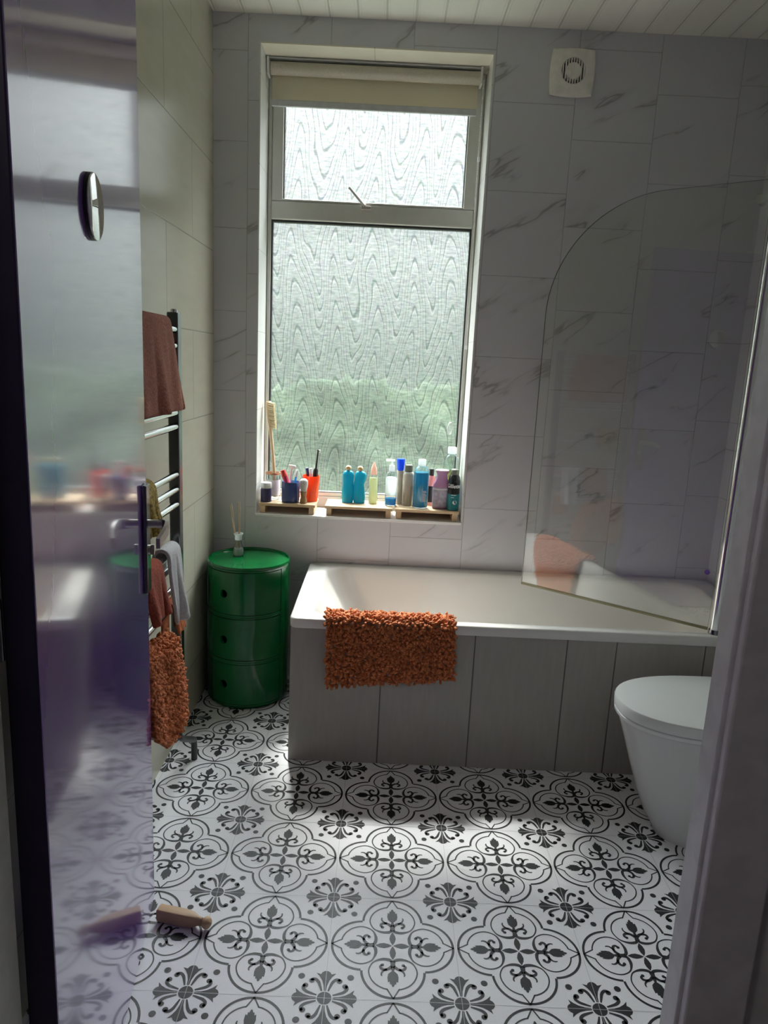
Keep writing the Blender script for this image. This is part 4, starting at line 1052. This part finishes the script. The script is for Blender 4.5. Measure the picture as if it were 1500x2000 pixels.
# pump bottle
t = item('pump_bottle', 'clear pump bottle with a little bright blue liquid left', 'bottle', 0.743, 0.092)
lp_('bottle_body', [(0.022, 0), (0.0245, 0.002), (0.0250, 0.03), (0.0235, 0.130), (0.0215, 0.142), (0.012, 0.148)], 'bottle_glass', t)
lp_('liquid', [(0.021, 0.002), (0.0232, 0.004), (0.0236, 0.030)], 'blue_liquid', t)
lp_('label_print', [(0.0248, 0.045), (0.0250, 0.046), (0.0240, 0.120), (0.0238, 0.121)], 'clear_plastic', t, cap0=False, cap1=False)
bm = bmesh.new(); lathe(bm, [(0.013, 0.1485), (0.0135, 0.15), (0.0125, 0.172), (0.006, 0.176), (0.0045, 0.190)], 20); box(bm, -0.027, 0.012, -0.0055, 0.0055, 0.190, 0.199, 0.0025)
obj('pump', bm, 'clear_plastic', t, 40)
# tube with blue cap
t = item('shampoo_tube', 'slim beige tube with bright blue cap', 'tube', 0.781, 0.124)
lp_('tube_body', [(0.0135, 0), (0.0145, 0.002), (0.0150, 0.08), (0.0155, 0.148)], 'ivory', t)
lp_('cap', [(0.0125, 0.149), (0.0140, 0.150), (0.0178, 0.186), (0.0178, 0.196), (0.0165, 0.199)], 'blue_cap', t)
# ivory bottle
t = item('ivory_bottle', 'ivory bottle with dark grey-green cap beside the blue bottle', 'bottle', 0.816, 0.108)
lp_('bottle_body', [(0.022, 0), (0.0250, 0.003), (0.0250, 0.132), (0.022, 0.143), (0.014, 0.147)], 'ivory', t)
lp_('cap', [(0.0155, 0.1475), (0.0165, 0.149), (0.0165, 0.173), (0.0145, 0.176)], 'grey_cap', t)
# blue bottle
t = item('blue_bottle', 'large clear bottle of aqua blue liquid with white cap', 'bottle', 0.870, 0.072)
lp_('bottle_body', [(0.029, 0), (0.0325, 0.003), (0.0325, 0.150), (0.030, 0.166), (0.020, 0.177), (0.0155, 0.180)], 'bottle_glass', t, n=36)
lp_('liquid', [(0.028, 0.003), (0.0312, 0.006), (0.0312, 0.152)], 'sky_liquid', t, n=36)
lp_('cap', [(0.0160, 0.1805), (0.0165, 0.182), (0.0165, 0.206), (0.015, 0.208)], 'clear_plastic', t)
bm = bmesh.new()
for k in range(9):
    z = 0.030 + k * 0.0055; wdt = [0.020, 0.018, 0.021, 0.016, 0.020, 0.019, 0.014, 0.020, 0.017][k]; r = 0.0327; nseg = 8
    vs = [[bm.verts.new((r * cos(a), r * sin(a), zz)) for a in [radians(-78) + wdt / r * i / nseg for i in range(nseg + 1)]] for zz in (z, z + 0.0028)]
    for i in range(nseg): bm.faces.new((vs[0][i], vs[0][i + 1], vs[1][i + 1], vs[1][i]))
obj('label_print', bm, 'ink_white', t)
# pink bottle behind
t = item('pink_bottle', 'pink bottle with dark label and black cap half hidden behind blue bottle', 'bottle', 0.917, 0.135)
lp_('bottle_body', [(0.017, 0), (0.019, 0.002), (0.019, 0.118), (0.015, 0.130)], 'pink_bottle', t)
lp_('dark_label', [(0.0193, 0.015), (0.0195, 0.016), (0.0195, 0.085), (0.0193, 0.086)], 'black_plastic', t, cap0=False, cap1=False)
lp_('cap', [(0.010, 0.1305), (0.0105, 0.132), (0.0105, 0.158), (0.009, 0.160)], 'black_plastic', t)
# lilac bottle
t = item('lilac_bottle', 'lilac bottle with flared spout and grey label', 'bottle', 0.958, 0.070)
bm = bmesh.new(); rings = []
for z, rx, ry in [(0, 0.033, 0.020), (0.003, 0.036, 0.023), (0.098, 0.036, 0.023), (0.112, 0.033, 0.021), (0.130, 0.024, 0.017), (0.146, 0.022, 0.017), (0.158, 0.027, 0.020), (0.163, 0.029, 0.021)]:
    rings.append([(rx * cos(2 * pi * i / 32), ry * sin(2 * pi * i / 32), z) for i in range(32)])
loft(bm, rings, cap0=True, cap1=True); obj('bottle_body', bm, 'lilac', t, 55)
bm = bmesh.new(); loft(bm, [[((0.0364) * cos(a), 0.0234 * sin(a), z) for a in [2 * pi * i / 32 for i in range(32)]] for z in (0.010, 0.092)]); obj('label_band', bm, 'lilac_label', t, 60)
bm = bmesh.new(); loft(bm, [[((0.0367) * cos(a), 0.0237 * sin(a), z) for a in [2 * pi * i / 32 for i in range(32)]] for z in (0.083, 0.088)]); obj('white_stripe', bm, 'ink_white', t, 60)
lp_('spout_rim', [(0.0285, 0.1632), (0.0290, 0.166), (0.026, 0.168)], 'white_plastic', t, sy=0.72)
# shaving gel can
t = item('shaving_gel_can', 'black and teal shaving gel can at right end of sill', 'can', 1.009, 0.048)
lp_('can_base', [(0.023, 0), (0.0255, 0.002), (0.0255, 0.071)], 'gel_teal', t, n=36)
lp_('can_top', [(0.0255, 0.0712), (0.0255, 0.128), (0.022, 0.145), (0.0165, 0.153)], 'gel_black', t, n=36)
lp_('cap', [(0.0165, 0.1535), (0.0175, 0.155), (0.0165, 0.172), (0.013, 0.176)], 'grey_cap', t)
fc = bpy.data.curves.new('lettering', 'FONT'); fc.body = 'Gillette'; fc.size = 0.0235; fc.offset = 0.0004; fc.align_x = 'CENTER'; fc.extrude = 0.0; fc.shear = 0.15
fo = bpy.data.objects.new('lettering', fc); COL.objects.link(fo)
bpy.context.view_layer.update()
me = bpy.data.meshes.new_from_object(fo.evaluated_get(bpy.context.evaluated_depsgraph_get())); bpy.data.objects.remove(fo)
tb = bmesh.new(); tb.from_mesh(me); bmesh.ops.subdivide_edges(tb, edges=[e for e in tb.edges if e.calc_length() > 0.004], cuts=2)
for v in tb.verts:
    a = radians(-97) + v.co.x / 0.0257; v.co = Vector((0.0258 * cos(a), 0.0258 * sin(a), 0.098 + v.co.y))
obj('lettering', tb, 'ink_white', t)
bm = bmesh.new()
for zz, w0, hh in ((0.066, 0.022, 0.0028), (0.056, 0.014, 0.0022)):
    vs = [[bm.verts.new((0.0258 * cos(a), 0.0258 * sin(a), z)) for a in [radians(-118) + w0 / 0.0258 * i / 8 for i in range(9)]] for z in (zz, zz + hh)]
    for i in range(8): bm.faces.new((vs[0][i], vs[0][i + 1], vs[1][i + 1], vs[1][i]))
ce = [bm.verts.new((0.0258 * cos(radians(-80) + 0.0095 * cos(a) / 0.0258), 0.0258 * sin(radians(-80) + 0.0095 * cos(a) / 0.0258), 0.036 + 0.0085 * sin(a))) for a in [2 * pi * i / 20 for i in range(20)]]
bm.faces.new(ce); obj('label_print', bm, 'ink_white', t)
# big clear bottle behind
t = item('mouthwash_bottle', 'big clear bottle with white cap behind the black can', 'bottle', 1.000, 0.128)
lp_('bottle_body', [(0.031, 0), (0.0345, 0.003), (0.0345, 0.190), (0.030, 0.214), (0.018, 0.226), (0.015, 0.230)], 'bottle_glass', t, n=36)
lp_('cap', [(0.0180, 0.2305), (0.0195, 0.232), (0.0195, 0.256), (0.0175, 0.260)], 'clear_plastic', t)
bm = bmesh.new(); loft(bm, [[(0.0349 * cos(a), 0.0349 * sin(a), z) for a in [radians(190) + radians(160) * i / 24 for i in range(25)]] for z in (0.10, 0.165)])
bmesh.ops.delete(bm, geom=[f for f in bm.faces if f.calc_center_median().y > 0.02 or max((a.co - b.co).length for a in f.verts for b in f.verts) > 0.068], context='FACES')
obj('lime_label', bm, 'lime', t, 60)
lp_('liquid', [(0.030, 0.003), (0.0332, 0.006), (0.0332, 0.115)], 'sky_liquid', t, n=36)
